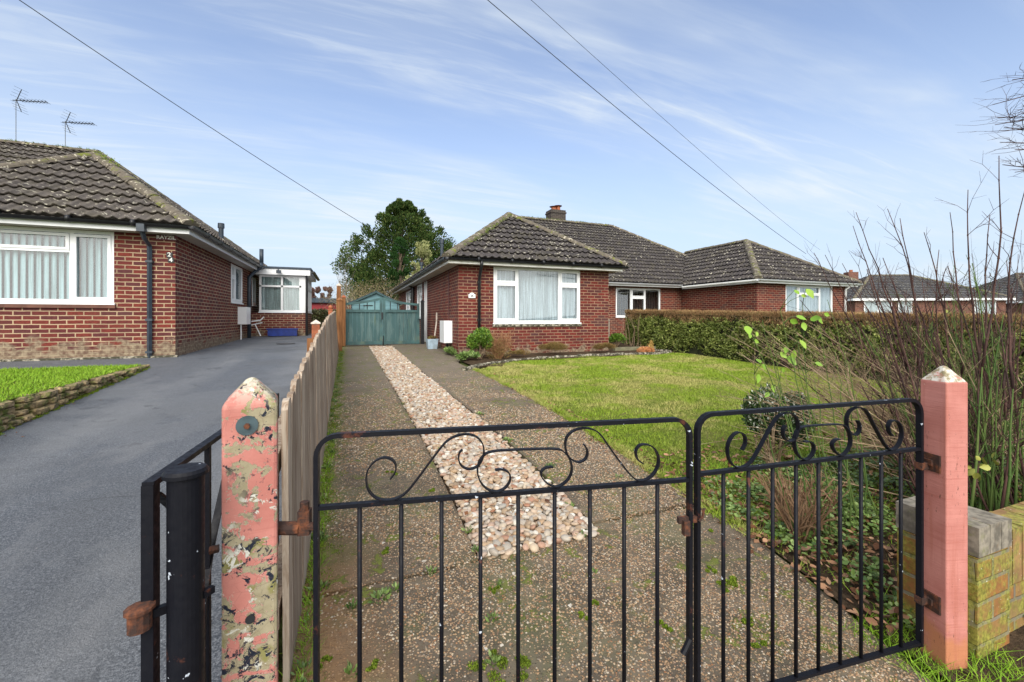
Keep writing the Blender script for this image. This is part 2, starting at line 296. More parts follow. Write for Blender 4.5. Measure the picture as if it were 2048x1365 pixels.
def aggregate():
    M = Mat('exposed_aggregate_concrete'); p = M.gpos()
    v = N(M.nt, 'ShaderNodeTexVoronoi', i_Scale=105.0, i_Randomness=1.0); M.L(p, v.inputs[0])
    sepc = N(M.nt, 'ShaderNodeSeparateColor'); M.L(v.outputs['Color'], sepc.inputs[0])
    stone = M.cr(sepc.outputs[0], [(0, (.06, .045, .035)), (.3, (.22, .14, .08)), (.55, (.38, .25, .14)), (.8, (.50, .37, .24)), (.9, (.30, .13, .06)), (1, (.66, .57, .45))])
    cem = M.mix(M.ramp(M.noise(p, 6, 5), .35, .7), (.085, .068, .046), (.165, .13, .09))
    sz = M.ramp(v.outputs['Distance'], .36, .46, 1, 0); keep = M.ramp(sepc.outputs[1], .16, .2)
    col = M.mix(M.mul(sz, keep), cem, stone)
    big = M.noise(p, .9, 5, .6); col = M.mix(M.ramp(big, .42, .66, 0, .42), col, (.10, .085, .07))
    ora = M.noise(p, .8, 3); xs = N(M.nt, 'ShaderNodeSeparateXYZ'); M.L(p, xs.inputs[0])
    og = M.mul(M.ramp(math_(M.nt, 'ADD', xs.outputs[0], M.mul(ora, .9)), .35, .75, .65, 0), M.ramp(xs.outputs[1], 2.0, 2.6, 1, 0))
    col = M.mix(og, col, M.mix(M.noise(p, 30, 4), (.36, .19, .07), (.18, .10, .05)))
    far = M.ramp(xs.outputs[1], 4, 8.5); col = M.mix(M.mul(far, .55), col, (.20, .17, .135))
    m1 = M.mul(M.ramp(M.noise(p, 9, 7, .72, .3), .545, .60), M.ramp(M.noise(p, 1.3, 2), .40, .54))
    edge = M.mul(M.ramp(math_(M.nt, 'ADD', xs.outputs[0], M.mul(M.noise(p, 5, 5, .7), .42)), -.02, .22, 1, 0), M.ramp(xs.outputs[1], 1.9, 2.6))
    mm = math_(M.nt, 'MAXIMUM', m1, edge); col = M.mix(M.mul(M.ramp(M.noise(p, 2.2, 6, .65), .48, .62, 0, .38), 1), col, (.11, .12, .05))
    col = M.mix(M.mul(mm, .85), col, M.mix(M.noise(p, 50, 4), (.07, .10, .012), (.19, .21, .03)))
    wh = M.mul(M.ramp(M.noise(p, 11, 3, .5), .73, .745), 1); col = M.mix(wh, col, (.55, .50, .42))
    h = math_(M.nt, 'ADD', M.mul(M.mul(sz, keep), .8), M.mul(M.noise(p, 25, 4), .6)); h = math_(M.nt, 'ADD', h, M.mul(mm, .6))
    return M.fin(col, .8, h, .8, .006, spec=.3)
M_agg = aggregate()
def soil(name, c1, c2, sc=20):
    M = Mat(name); p = M.gpos(); n = M.noise(p, sc, 7, .7)
    return M.fin(M.mix(M.ramp(n, .3, .7), c1, c2), .95, n, 1.0, .03, spec=.1)
M_soil = soil('soil', (.030, .021, .014), (.10, .068, .042))
def lawnbase():
    M = Mat('lawn_turf'); p = M.gpos(); n = M.noise(p, 40, 5, .7); b = M.noise(p, 1.1, 5, .6)
    col = M.mix(M.ramp(n, .3, .7), (.06, .09, .012), (.16, .20, .03)); col = M.mix(M.ramp(b, .45, .65, 0, .5), col, (.22, .19, .07))
    return M.fin(col, .95, n, 1, .03, spec=.1)
M_lawnb = lawnbase()
def grass(name, dry=.5, cA=(.14, .23, .02), cB=(.26, .34, .035), cD=(.50, .44, .17)):
    M = Mat(name); p = M.gpos(); r = M.rnd()
    col = M.mix(r, cA, cB)
    b = M.noise(p, 1.0, 4, .6, .2); b2 = M.noise(p, 5, 4)
    f = M.mul(M.ramp(math_(M.nt, 'ADD', M.mul(b, .7), M.mul(b2, .3)), .44, .60), dry); 
    g = math_(M.nt, 'GREATER_THAN', math_(M.nt, 'ADD', f, M.mul(r, .4)), .55)
    col = M.mix(M.mul(f, 1.0), col, M.mix(r, cD, tuple(x*.6 for x in cD)))
    return M.fin(col, .7, spec=.2)
M_grass = grass('grass_blade', .8); M_grassL = grass('grass_blade_lush', .12, (.12, .25, .015), (.25, .40, .03), (.33, .38, .08))
def leafm(name, cols, spec=.35, rough=.55, trans=True):
    M = Mat(name); r = M.rnd(); k = len(cols); col = M.cr(r, [(i/(k-1), c) for i, c in enumerate(cols)])
    col = M.mix(M.ramp(M.noise(M.gpos(), 2.5, 3), .35, .65, 0, .35), col, tuple(x*.5 for x in cols[0]))
    return M.fin(col, rough, spec=spec)
M_hedge = leafm('privet_leaf', [(.08, .115, .02), (.14, .19, .035), (.22, .27, .06), (.38, .40, .12)])
M_hedgeT = leafm('clipped_twig', [(.22, .12, .06), (.33, .19, .095), (.42, .27, .14), (.27, .24, .09)], .1, .9)
M_yew = leafm('yew_foliage', [(.02, .048, .011), (.036, .075, .016), (.065, .105, .024), (.12, .14, .04)], .15, .8)
M_cyp = leafm('cypress_foliage', [(.012, .04, .008), (.02, .06, .012), (.035, .085, .02)], .15, .8)
M_varieg = leafm('variegated_foliage', [(.16, .19, .06), (.30, .32, .13), (.42, .42, .22)], .15, .8)
M_shrub = leafm('green_shrub_leaf', [(.05, .12, .012), (.10, .20, .02), (.20, .30, .035)], .35, .5)
M_ivy = leafm('ivy_leaf', [(.045, .09, .02), (.10, .17, .035), (.18, .27, .07), (.28, .38, .13)], .4, .45)
M_fresh = leafm('young_leaf', [(.14, .27, .025), (.21, .36, .035), (.28, .40, .06)], .3, .5)
M_litter = leafm('dead_leaf', [(.08, .035, .02), (.20, .09, .045), (.34, .18, .10), (.46, .28, .17), (.13, .08, .055)], .2, .8)
M_heath = leafm('dry_heather', [(.16, .09, .04), (.24, .14, .06), (.20, .17, .05), (.12, .10, .03)], .1, .9)
M_fern = leafm('rusty_fern', [(.42, .15, .05), (.55, .24, .10), (.60, .33, .16)], .1, .8)
M_speck = leafm('white_flecked_leaf', [(.018, .045, .012), (.03, .065, .018), (.045, .09, .025), (.08, .13, .045), (.62, .64, .56)], .3, .5)
M_moss = leafm('moss_tuft', [(.08, .13, .012), (.14, .21, .02), (.24, .30, .04)], .1, .95)
M_tan = leafm('bare_twig_far', [(.22, .17, .11), (.34, .27, .18), (.28, .24, .10), (.18, .14, .10)], .1, .9)
M_mauve = leafm('bare_crown_far', [(.16, .09, .085), (.24, .14, .12), (.20, .13, .12)], .05, .95)
def bark(name, a, b, sc=20):
    M = Mat(name); p = M.gpos((1, 1, .4)); n = M.noise(p, sc, 5, .6); return M.fin(M.mix(M.ramp(n, .35, .65), a, b), .75, n, .4, .003, spec=.25)
M_stemg = bark('green_stem', (.045, .09, .018), (.09, .13, .03), 9); M_stemd = bark('dark_reddish_stem', (.030, .016, .015), (.085, .042, .034), 12)
M_stemt = bark('tan_twig', (.22, .15, .09), (.36, .27, .18), 14); M_trunk = bark('trunk_bark', (.05, .035, .025), (.12, .09, .06), 6)
def pebblem():
    M = Mat('pebble'); r = M.rnd(); p = M.gpos()
    col = M.cr(r, [(0, (.40, .28, .17)), (.12, (.30, .22, .14)), (.26, (.52, .40, .29)), (.38, (.27, .26, .235)), (.50, (.54, .46, .35)), (.58, (.38, .25, .14)), (.63, (.28, .11, .055)), (.70, (.46, .32, .24)), (.85, (.42, .40, .35)), (1, (.72, .68, .60))])
    r2 = math_(M.nt, 'FRACT', M.mul(r, 57.3)); col = M.mix(M.mul(r2, .3), col, (.25, .19, .14))
    n = M.noise(p, 40, 5); col = M.mix(M.ramp(n, .4, .7, 0, .35), col, (.30, .22, .16))
    return M.fin(col, .55, n, .25, .003, spec=.4)
M_pebble = pebblem()

# ------------------------------------------------------------------ mesh helpers
ORIG = {}
def npmesh(name, V, F, mat, parent=None, loc=None, smooth=False, uv=None):
    """V (n,3) world, F (m,k) ints"""
    V = np.asarray(V, dtype=np.float64).reshape(-1, 3)
    o0 = ORIG[parent.name] if parent else np.array(loc if loc is not None else (0, 0, 0), dtype=float)
    me = bpy.data.meshes.new(name); F = np.asarray(F, dtype=np.int32); k = F.shape[1]
    me.vertices.add(len(V)); me.vertices.foreach_set('co', (V-o0).astype(np.float32).ravel())
    me.loops.add(F.size); me.loops.foreach_set('vertex_index', F.ravel())
    me.polygons.add(len(F)); me.polygons.foreach_set('loop_start', np.arange(0, F.size, k, dtype=np.int32)); me.polygons.foreach_set('loop_total', np.full(len(F), k, dtype=np.int32))
    if smooth: me.polygons.foreach_set('use_smooth', np.ones(len(F), dtype=bool))
    me.update(calc_edges=True); me.validate()
    me.materials.append(mat)
    ob = bpy.data.objects.new(name, me); COL.objects.link(ob)
    if parent: ob.parent = parent
    else: ob.location = tuple(o0)
    ORIG[ob.name] = o0
    return ob
class MB:
    def __init__(s): s.v = []; s.f = []; s.uv = []
    def face(s, pts, uv=None):
        b = len(s.v); s.v += [tuple(p) for p in pts]; s.f.append(list(range(b, b+len(pts)))); s.uv.append(uv)
    def uvx(s, p0, p1, p2, p3):
        # metric uv for axis aligned rectangles
        pts = [Vector(p) for p in (p0, p1, p2, p3)]; n = (pts[1]-pts[0]).cross(pts[2]-pts[1])
        if abs(n.z) > max(abs(n.x), abs(n.y)): return [(p.x, p.y) for p in pts]
        if abs(n.y) >= abs(n.x): return [(p.x, p.z) for p in pts]
        return [(p.y, p.z) for p in pts]
    def quad(s, a, b, c, d): s.face([a, b, c, d], s.uvx(a, b, c, d))
    def box(s, x0, x1, y0, y1, z0, z1, skip=''):
        P = lambda i, j, k: ((x0, x1)[i], (y0, y1)[j], (z0, z1)[k])
        for nm, q in (('b', (P(0, 0, 0), P(0, 1, 0), P(1, 1, 0), P(1, 0, 0))), ('t', (P(0, 0, 1), P(1, 0, 1), P(1, 1, 1), P(0, 1, 1))), ('f', (P(0, 0, 0), P(1, 0, 0), P(1, 0, 1), P(0, 0, 1))),
                  ('k', (P(1, 1, 0), P(0, 1, 0), P(0, 1, 1), P(1, 1, 1))), ('l', (P(0, 1, 0), P(0, 0, 0), P(0, 0, 1), P(0, 1, 1))), ('r', (P(1, 0, 0), P(1, 1, 0), P(1, 1, 1), P(1, 0, 1)))):
            if nm not in skip: s.quad(*q)
        return s
    def obox(s, c, ax, ay, az):
        """box by centre and three half-axis vectors"""
        c, ax, ay, az = Vector(c), Vector(ax), Vector(ay), Vector(az)
        P = lambda i, j, k: c+ax*(2*i-1)+ay*(2*j-1)+az*(2*k-1)
        for q in ((P(0, 0, 0), P(0, 1, 0), P(1, 1, 0), P(1, 0, 0)), (P(0, 0, 1), P(1, 0, 1), P(1, 1, 1), P(0, 1, 1)), (P(0, 0, 0), P(1, 0, 0), P(1, 0, 1), P(0, 0, 1)),
                  (P(1, 1, 0), P(0, 1, 0), P(0, 1, 1), P(1, 1, 1)), (P(0, 1, 0), P(0, 0, 0), P(0, 0, 1), P(0, 1, 1)), (P(1, 0, 0), P(1, 1, 0), P(1, 1, 1), P(1, 0, 1))): s.quad(*q)
        return s
    def bar(s, p0, p1, w, h, up=(0, 0, 1)):
        p0, p1 = Vector(p0), Vector(p1); d = (p1-p0); L = d.length; d.normalize(); up = Vector(up)
        sd = d.cross(up)
        if sd.length < 1e-4: sd = d.cross(Vector((1, 0, 0)))
        sd.normalize(); u = sd.cross(d)
        return s.obox((p0+p1)/2, d*L/2, sd*w/2, u*h/2)
    def tube(s, pts, r, n=6, cap=True):
        pts = [Vector(p) for p in pts]; m = len(pts); rs = r if isinstance(r, (list, tuple)) else [r]*m
        base = len(s.v); ref = Vector((0.13, 0.21, 1)) if abs((pts[-1]-pts[0]).normalized().z) < .9 else Vector((1, .1, .05))
        for i, p in enumerate(pts):
            t = (pts[min(i+1, m-1)]-pts[max(i-1, 0)])
            if t.length < 1e-9: t = Vector((0, 0, 1))
            t.normalize(); a = t.cross(ref).normalized(); b = a.cross(t)
            for k in range(n):
                an = 2*PI*k/n; s.v.append(tuple(p+(a*math.cos(an)+b*math.sin(an))*rs[i]))
        for i in range(m-1):
            for k in range(n):
                s.f.append([base+i*n+k, base+i*n+(k+1) % n, base+(i+1)*n+(k+1) % n, base+(i+1)*n+k]); s.uv.append(None)
        if cap:
            s.f.append([base+k for k in range(n)][::-1]); s.uv.append(None); s.f.append([base+(m-1)*n+k for k in range(n)]); s.uv.append(None)
        return s
    def build(s, name, mat, parent=None, loc=None, smooth=False, bevel=0):
        o0 = ORIG[parent.name] if parent else np.array(loc if loc is not None else (0, 0, 0), dtype=float)
        me = bpy.data.meshes.new(name); me.from_pydata([tuple(np.array(v)-o0) for v in s.v], [], s.f)
        uvl = me.uv_layers.new(name='UVMap'); buf = []
        for f, u in zip(s.f, s.uv): buf += [c for q in (u if u else [(0, 0)]*len(f)) for c in q]
        uvl.data.foreach_set('uv', buf)
        if smooth: me.polygons.foreach_set('use_smooth', [True]*len(s.f))
        me.materials.append(mat); ob = bpy.data.objects.new(name, me); COL.objects.link(ob)
        if parent: ob.parent = parent
        else: ob.location = tuple(o0)
        ORIG[ob.name] = o0
        if bevel:
            md = ob.modifiers.new('bevel', 'BEVEL'); md.width = bevel; md.segments = 2; md.limit_method = 'ANGLE'
        return ob
def tag(o, label=None, cat=None, group=None, kind=None):
    if label: o['label'] = label
    if cat: o['category'] = cat
    if group: o['group'] = group
    if kind: o['kind'] = kind
    return o
def thing(name, loc, label, cat, group=None):
    o = bpy.data.objects.new(name, None); COL.objects.link(o); o.location = loc; o.empty_display_size = .2
    ORIG[o.name] = np.array(loc, dtype=float); return tag(o, label, cat, group)
def clump(C, R, n, flat=False):
    """n random points in ellipsoid"""
    d = rng.normal(size=(n, 3)); d /= np.linalg.norm(d, axis=1)[:, None]; r = rng.random(n)**(1/3.)
    return np.array(C)+d*r[:, None]*np.array(R)
def leaves(P, size, D=None, wid=.5, jit=1.0, N0=None):
    """diamond leaves: arrays V,F"""
    n = len(P); P = np.asarray(P, float)
    d = rng.normal(size=(n, 3)); d /= np.linalg.norm(d, axis=1)[:, None]
    if D is not None: d = np.asarray(D)+d*jit; d /= np.linalg.norm(d, axis=1)[:, None]
    nn = rng.normal(size=(n, 3)) if N0 is None else np.asarray(N0)+rng.normal(size=(n, 3))*.5
    w = np.cross(d, nn); w /= np.linalg.norm(w, axis=1)[:, None]+1e-9
    s = (np.asarray(size)*(.6+.8*rng.random(n)))[:, None]
    V = np.stack([P, P+d*s*.45+w*s*wid/2, P+d*s, P+d*s*.45-w*s*wid/2], axis=1).reshape(-1, 3)
    F = np.arange(4*n).reshape(n, 4); return V, F
def leaf6(P, size, D, wid=.7, jit=.2, N0=None, fold=.12):
    n = len(P); P = np.asarray(P, float); d = np.asarray(D, float)+rng.normal(size=(n, 3))*jit; d /= np.linalg.norm(d, axis=1)[:, None]
    nn = rng.normal(size=(n, 3)) if N0 is None else np.asarray(N0)+rng.normal(size=(n, 3))*.45
    w = np.cross(d, nn); w /= np.linalg.norm(w, axis=1)[:, None]+1e-9; u = np.cross(w, d); s = (np.asarray(size)*(.6+.7*rng.random(n)))[:, None]
    def q(a, b, c): return P+d*s*a+w*s*wid*b+u*s*c
    cv = (rng.random((n, 1))-.3)*.35
    V = np.stack([q(0, 0, 0), q(.5, 0, -fold+.0), q(1, 0, 0)-u*s*cv, q(.16, .34, .02), q(.48, .5, .03), q(.8, .24, 0)-u*s*cv*.5, q(.16, -.34, .02), q(.48, -.5, .03), q(.8, -.24, 0)-u*s*cv*.5], 1).reshape(-1, 3)
    T = np.array([[0, 1, 3], [3, 1, 4], [4, 1, 5], [5, 1, 2], [0, 6, 1], [6, 7, 1], [7, 8, 1], [8, 2, 1]])
    return V, (T[None]+np.arange(n)[:, None, None]*9).reshape(-1, 3)
def cat_(*vf):
    Vs, Fs, b = [], [], 0
    for V, F in vf: Vs.append(V); Fs.append(F+b); b += len(V)
    return np.concatenate(Vs), np.concatenate(Fs)
def zL(y): return 0.0 if y <= 0 else (.055*y if y < 9.4 else (.517+.02*(y-9.4) if y < 16 else .649+.004*(min(y, 40)-16)))
def zR(y): return 0.0 if y <= 0 else (.03*y if y < 14 else .42+.0068*(min(y, 40)-14))

# ------------------------------------------------------------------ ground sheets
def grid_sheet(xs, ys, hf):
    V = []; F = []
    for y in ys:
        for x in xs: V.append((x, y, hf(x, y)))
    nx = len(xs)
    for j in range(len(ys)-1):
        for i in range(nx-1): a = j*nx+i; F.append((a, a+1, a+nx+1, a+nx))
    return V, F
ysg = [-600, -60, -8, -2, 0] + [i*.8 for i in range(1, 20)] + [16, 20, 25, 32, 40, 80, 250, 900]
V, F = grid_sheet([-900, -200, -60, -20, -8, -3, -.34, -.22, 0, 3, 8, 12, 20, 60, 200, 900], ysg, lambda x, y: (zL(y) if x < -.3 else zR(y))-.02)
def groundm():
    M = Mat('rough_ground'); p = M.gpos(); n = M.noise(p, 12, 6, .7)
    return M.fin(M.mix(M.ramp(n, .35, .65), (.05, .05, .02), (.09, .12, .03)), .95, n, 1, .04, spec=.1)
tag(npmesh('ground', V, F, groundm()), 'rough ground beneath and beyond the gardens', kind='structure')
# asphalt drive of the left house
V = []; F = []
def lw(y):      # left edge of the drive (foot of the stone edging)
    return np.interp(y, [-6, 1.5, 4.85, 8.25, 8.4, 8.41, 9.6, 9.61, 30], [-2.35, -2.55, -2.74, -2.95, -3.1, -14, -14, -2.98, -2.98])
ysd = [-3, -1, 0, .5, 1, 1.5, 2, 3, 4, 4.85, 6, 7, 8, 8.25, 8.4, 8.41, 9.0, 9.4, 9.6, 9.61, 12, 14, 16, 18, 22, 26]
for y in ysd:
    for x in (lw(y), -2.2, -.31 if y > 1.6 else -.24): V.append((x, y, zL(y)+.002))
for j in range(len(ysd)-1):
    for i in range(2): a = j*3+i; F.append((a, a+1, a+4, a+3))
tag(npmesh('asphalt_drive', V, F, M_asph), 'smooth dark grey asphalt drive of the left house', kind='structure')
# pavement in front of the gates, outside the drive concrete
V, F = grid_sheet([2.0, 6, 20], [-3, -.5, .45, .62], lambda x, y: zR(y)+.004)
tag(npmesh('pavement', V, F, M_asph), 'dark pavement outside the brick wall', kind='structure')
# concrete drive: slabs left and right of the gravel, apron in front
def slab(poly_pairs, top=.012):
    m = MB()
    for (xa, ya, xb, yb), (xc, yc, xd, yd) in zip(poly_pairs[:-1], poly_pairs[1:]):
        m.face([(xa, ya, zR(ya)+top), (xb, yb, zR(yb)+top), (xd, yd, zR(yd)+top), (xc, yc, zR(yc)+top)])
    f, l = poly_pairs[0], poly_pairs[-1]
    lf = [(p[0], p[1]) for p in poly_pairs]; rt = [(p[2], p[3]) for p in poly_pairs]
    ring = lf[::-1]+rt
    for a, b in zip(ring, ring[1:]+ring[:1]): m.face([(*a, zR(a[1])-.03), (*b, zR(b[1])-.03), (*b, zR(b[1])+top), (*a, zR(a[1])+top)])
    return m
GL = lambda y: float(np.interp(y, [2, 2.5, 3.7, 5.4, 12.8], [.575, .60, .615, .61, .54]))
GR = lambda y: float(np.interp(y, [2.07, 2.84, 4.1, 6.6, 13], [1.276, 1.325, 1.335, 1.283, 1.205]))
LE = lambda y: float(np.interp(y, [.2, .84, 1.3, 1.7, 2.0, 2.2, 3.0, 4.1, 5.4, 6.4, 7.5, 8.2, 8.6, 9.6, 14], [1.70, 1.78, 1.93, 2.02, 2.04, 2.08, 2.14, 2.24, 2.285, 2.278, 2.27, 2.22, 2.12, 2.44, 2.46]))
con = MB()
def addslab(pp, top=.012):
    m = slab(pp, top); b = len(con.v); con.v += m.v; con.f += [[i+b for i in f] for f in m.f]; con.uv += m.uv
def ystrip(y0, y1, l, r, n=6): return [(l(y), y, r(y), y) for y in np.linspace(y0, y1, n)]
fe = lambda y: -.20-.003*y
for a, b in ((1.93, 4.12), (4.14, 6.29), (6.31, 7.12), (7.14, 9.3), (9.32, 13.2)): addslab(ystrip(a, b, fe, GL))
for a, b in ((2.05, 5.1), (5.12, 8.3), (8.32, 10.6), (10.62, 13.4)): addslab(ystrip(a, b, GR, LE))
rj = random.Random(3)   # cracked joint of the apron
ck = [(x, 1.905+.008*math.sin(x*14)+rj.uniform(-.007, .007)) for x in np.linspace(-.2, .56, 12)]
def apron():
    pts = [(-.2, -1.5), (1.62, -1.5), (1.70, .2), (1.78, .84), (1.93, 1.3), (2.02, 1.7), (2.035, 1.98), (1.30, 2.02), (.60, 1.93)]
    ring = pts+[(x, y) for x, y in ck[::-1]]
    top = .012; m = MB(); m.face([(x, y, zR(y)+top) for x, y in ring])
    for a, b in zip(ring, ring[1:]+ring[:1]): m.face([(*a, zR(a[1])-.03), (*b, zR(b[1])-.03), (*b, zR(b[1])+top), (*a, zR(a[1])+top)])
    b = len(con.v); con.v += m.v; con.f += [[i+b for i in f] for f in m.f]; con.uv += m.uv
apron()
tag(con.build('concrete_drive', M_agg), 'old exposed aggregate concrete drive strips with mossy patches', kind='structure')
# garden path beyond green gate
V, F = grid_sheet([-.25, 2.4], [13.42, 16, 24], lambda x, y: zR(y)+.006)
tag(npmesh('path', V, F, M_agg), 'concrete path behind the green gates', kind='structure')
# soil of gravel strip and bed
m = MB()
pp = ystrip(1.95, 13.2, lambda y: GL(y)+.0, lambda y: GR(y)-.0, 8)
for (xa, ya, xb, yb), (xc, yc, xd, yd) in zip(pp[:-1], pp[1:]): m.face([(xa, ya, zR(ya)-.012), (xb, yb, zR(yb)-.012), (xd, yd, zR(yd)-.012), (xc, yc, zR(yc)-.012)])
tag(m.build('gravel_bed', M_soil), 'soil bed under the pebble strip', kind='structure')
# lawns
def sheet(name, poly, hf, mat, label, dz=0):
    # triangulated as vertical strips over y: poly given as list of (y, x0, x1)
    V = []; F = []
    for y, a, b in poly:
        for t in np.linspace(0, 1, 9): x = a+(b-a)*t; V.append((x, y, hf(x, y)+dz))
    for j in range(len(poly)-1):
        for i in range(8): q = j*9+i; F.append((q, q+1, q+10, q+9))
    return tag(npmesh(name, V, F, mat), label, kind='structure')
lawn_y = [1.75, 2.0, 2.5, 3, 3.5, 4.1, 5, 6, 7, 7.8, 8.2, 8.6, 9.0]
def lx0(y): return LE(y)+.03 if y < 7.6 else float(np.interp(y, [7.6, 8.5, 8.75, 8.95, 9.1], [2.3, 3.0, 3.7, 4.8, 8.0]))
sheet('lawn', [(y, lx0(y), 8.6) for y in lawn_y], lambda x, y: zR(y)+.012, M_lawnb, 'front lawn turf with yellowing patches')
sheet('garden_bed', [(.35, 1.80, 9), (1.0, 1.86, 9), (1.4, 1.99, 9), (1.8, 2.06, 9), (2.3, 2.2, 9)], lambda x, y: zR(y)+.004+.02*math.sin(x*3)*math.sin(y*4+x)+ (.05 if x > 2.3 else 0)*0, M_soil, 'dark soil bed behind the gates')
sheet('border_bed', [(8.0, 2.35, 2.9), (8.6, 2.3, 3.2), (9.0, 2.3, 8.3), (9.5, 2.42, 8.6), (9.97, 2.47, 8.8), (14.3, 6.8, 8.8)], lambda x, y: zR(y)+.03, M_soil, 'narrow soil border along the house wall')
LZ = .50
V, F = grid_sheet([-14, -8, -5, -4], [1.0, 4, 8.2], lambda x, y: LZ); 
yl = [1.0, 2.5, 4.85, 6, 7, 8.2]; V = []; F = []
for y in yl:
    for t in np.linspace(0, 1, 7): V.append((-14+(lw(y)-.06+14)*t, y, LZ))
for j in range(len(yl)-1):
    for i in range(6): q = j*7+i; F.append((q, q+1, q+8, q+7))
tag(npmesh('lawn', V, F, M_lawnb), 'raised left lawn turf above the stone edging', kind='structure')

def blades(pts, z, h, w, lean=.5):
    n = len(pts); P = np.column_stack([pts, z]); an = rng.random(n)*2*PI; H = h*(.5+rng.random(n))
    wv = np.column_stack([np.cos(an), np.sin(an), np.zeros(n)])*(w*(.6+.8*rng.random(n)))[:, None]/2
    ln = rng.normal(size=(n, 2))*lean; tip = P+np.column_stack([ln*H[:, None], H])
    V = np.stack([P-wv, P+wv, tip], axis=1).reshape(-1, 3); return V, np.arange(3*n).reshape(n, 3)
zRv = np.vectorize(zR)
# right lawn grass: density falls with distance, width grows
def lawn_pts(n, y0, y1, f0, x1=8.5):
    y = y0+(y1-y0)*rng.random(n); x0 = np.array([f0(v) for v in y]); x = x0+(x1-x0)*rng.random(n); return x, y
sets = []
for n, y0, y1, h, w in ((85000, 1.2, 3.6, .030, .006), (90000, 3.4, 6.0, .030, .009), (80000, 5.8, 9.05, .032, .014)):
    x, y = lawn_pts(n, y0, y1, lambda v: lx0(v)-.02)
    # fade into the bed at the front
    keep = rng.random(n) < np.clip((y-1.25-.3*np.sin(x*2.1)-.2*np.maximum(0, 2.6-x))/1.1, 0.0, 1)
    keep &= (np.sin(x*9+np.sin(y*7)*2)*np.sin(y*8.3+x) > -.93)
    x, y = x[keep], y[keep]
    tuft = .75+.35*np.sin(x*5.1+2*np.sin(y*2.3))*np.sin(y*4.7)
    V, F = blades(np.column_stack([x, y]), zRv(y)+.008, h*tuft, w, .55); sets.append((V, F))
# ragged edge tufts along drive
y = 1.6+6.2*rng.random(9000); x = np.array([LE(v) for v in y])+rng.normal(size=9000)*.025+.012*np.sin(y*9)
sets.append(blades(np.column_stack([x, y]), zRv(y)+.006, .035, .008, .8))
V, F = cat_(*sets); tag(npmesh('grass', V, F, M_grass), 'short patchy grass of the front lawn', 'grass', kind='stuff')
n = 60000; y = 4.0+4.2*rng.random(n); x = np.array([lw(v) for v in y]); x = x-.05-(5.5+0*x)*rng.random(n)
V1 = blades(np.column_stack([x, y]), np.full(n, LZ-.004), .03, .011, .5)
tag(npmesh('grass', *V1, M_grassL), 'lush bright green grass of the raised left lawn', 'grass', kind='stuff')

# pebbles
def ico(sub):
    t = (1+5**.5)/2; v = [(-1, t, 0), (1, t, 0), (-1, -t, 0), (1, -t, 0), (0, -1, t), (0, 1, t), (0, -1, -t), (0, 1, -t), (t, 0, -1), (t, 0, 1), (-t, 0, -1), (-t, 0, 1)]
    f = [(0, 11, 5), (0, 5, 1), (0, 1, 7), (0, 7, 10), (0, 10, 11), (1, 5, 9), (5, 11, 4), (11, 10, 2), (10, 7, 6), (7, 1, 8), (3, 9, 4), (3, 4, 2), (3, 2, 6), (3, 6, 8), (3, 8, 9), (4, 9, 5), (2, 4, 11), (6, 2, 10), (8, 6, 7), (9, 8, 1)]
    v = [Vector(p).normalized() for p in v]
    for _ in range(sub):
        c = {}; nf = []
        def mid(a, b):
            k = (min(a, b), max(a, b))
            if k not in c: c[k] = len(v); v.append(((v[a]+v[b])/2).normalized())
            return c[k]
        for a, b, d in f: ab, bd, da = mid(a, b), mid(b, d), mid(d, a); nf += [(a, ab, da), (b, bd, ab), (d, da, bd), (ab, bd, da)]
        f = nf
    return np.array([tuple(p) for p in v]), np.array(f)
def pebbles(x, y, z, size, sub):
    n = len(x); iv, ifc = ico(sub); k = len(iv)
    sx = size*(.65+.6*rng.random(n)); sy = sx*(.6+.35*rng.random(n)); sz = sx*(.38+.25*rng.random(n))
    q = rng.normal(size=(n, 3, 3))*.35; a = rng.random(n)*2*PI; c, s_ = np.cos(a), np.sin(a)
    pw = iv
    L = pw[None]*np.stack([sx, sy, sz], 1)[:, None, :]
    L = L*(1+.05*np.sin(iv[None, :, 0]*2.2+rng.random((n, 1))*6)[:, :, None])
    tl = rng.normal(size=(n, 2))*.2
    X = L[:, :, 0]*c[:, None]-L[:, :, 1]*s_[:, None]; Y = L[:, :, 0]*s_[:, None]+L[:, :, 1]*c[:, None]; Z = L[:, :, 2]+X*tl[:, :1]+Y*tl[:, 1:]
    V = np.stack([X+x[:, None], Y+y[:, None], Z+z[:, None]], 2).reshape(-1, 3)
    F = (ifc[None]+np.arange(n)[:, None, None]*k).reshape(-1, 3); return V, F
def peb_field(y0, y1, step, size, sub, layers):
    xs, ys, zs = [], [], []
    for ly in range(layers):
        for yy in np.arange(y0, y1, step):
            a, b = GL(yy)+.01, GR(yy)-.01
            for xx in np.arange(a+size*.5, b-size*.4, step):
                xs.append(xx+random.uniform(-.45, .45)*step); ys.append(yy+random.uniform(-.45, .45)*step); zs.append(zR(yy)+.002+ly*size*.42+random.uniform(-.004, .004))
    return pebbles(np.array(xs), np.array(ys), np.array(zs), size*(.5), sub)
V, F = cat_(peb_field(1.93, 4.0, .033, .048, 2, 2), peb_field(4.0, 7.0, .036, .050, 1, 2), peb_field(7.0, 12.9, .045, .056, 1, 2))
V3 = V
tag(npmesh('pebble_strip', V, F, M_pebble, smooth=True), 'strip of rounded tan and white pebbles down the middle of the drive', 'pebbles', kind='stuff')

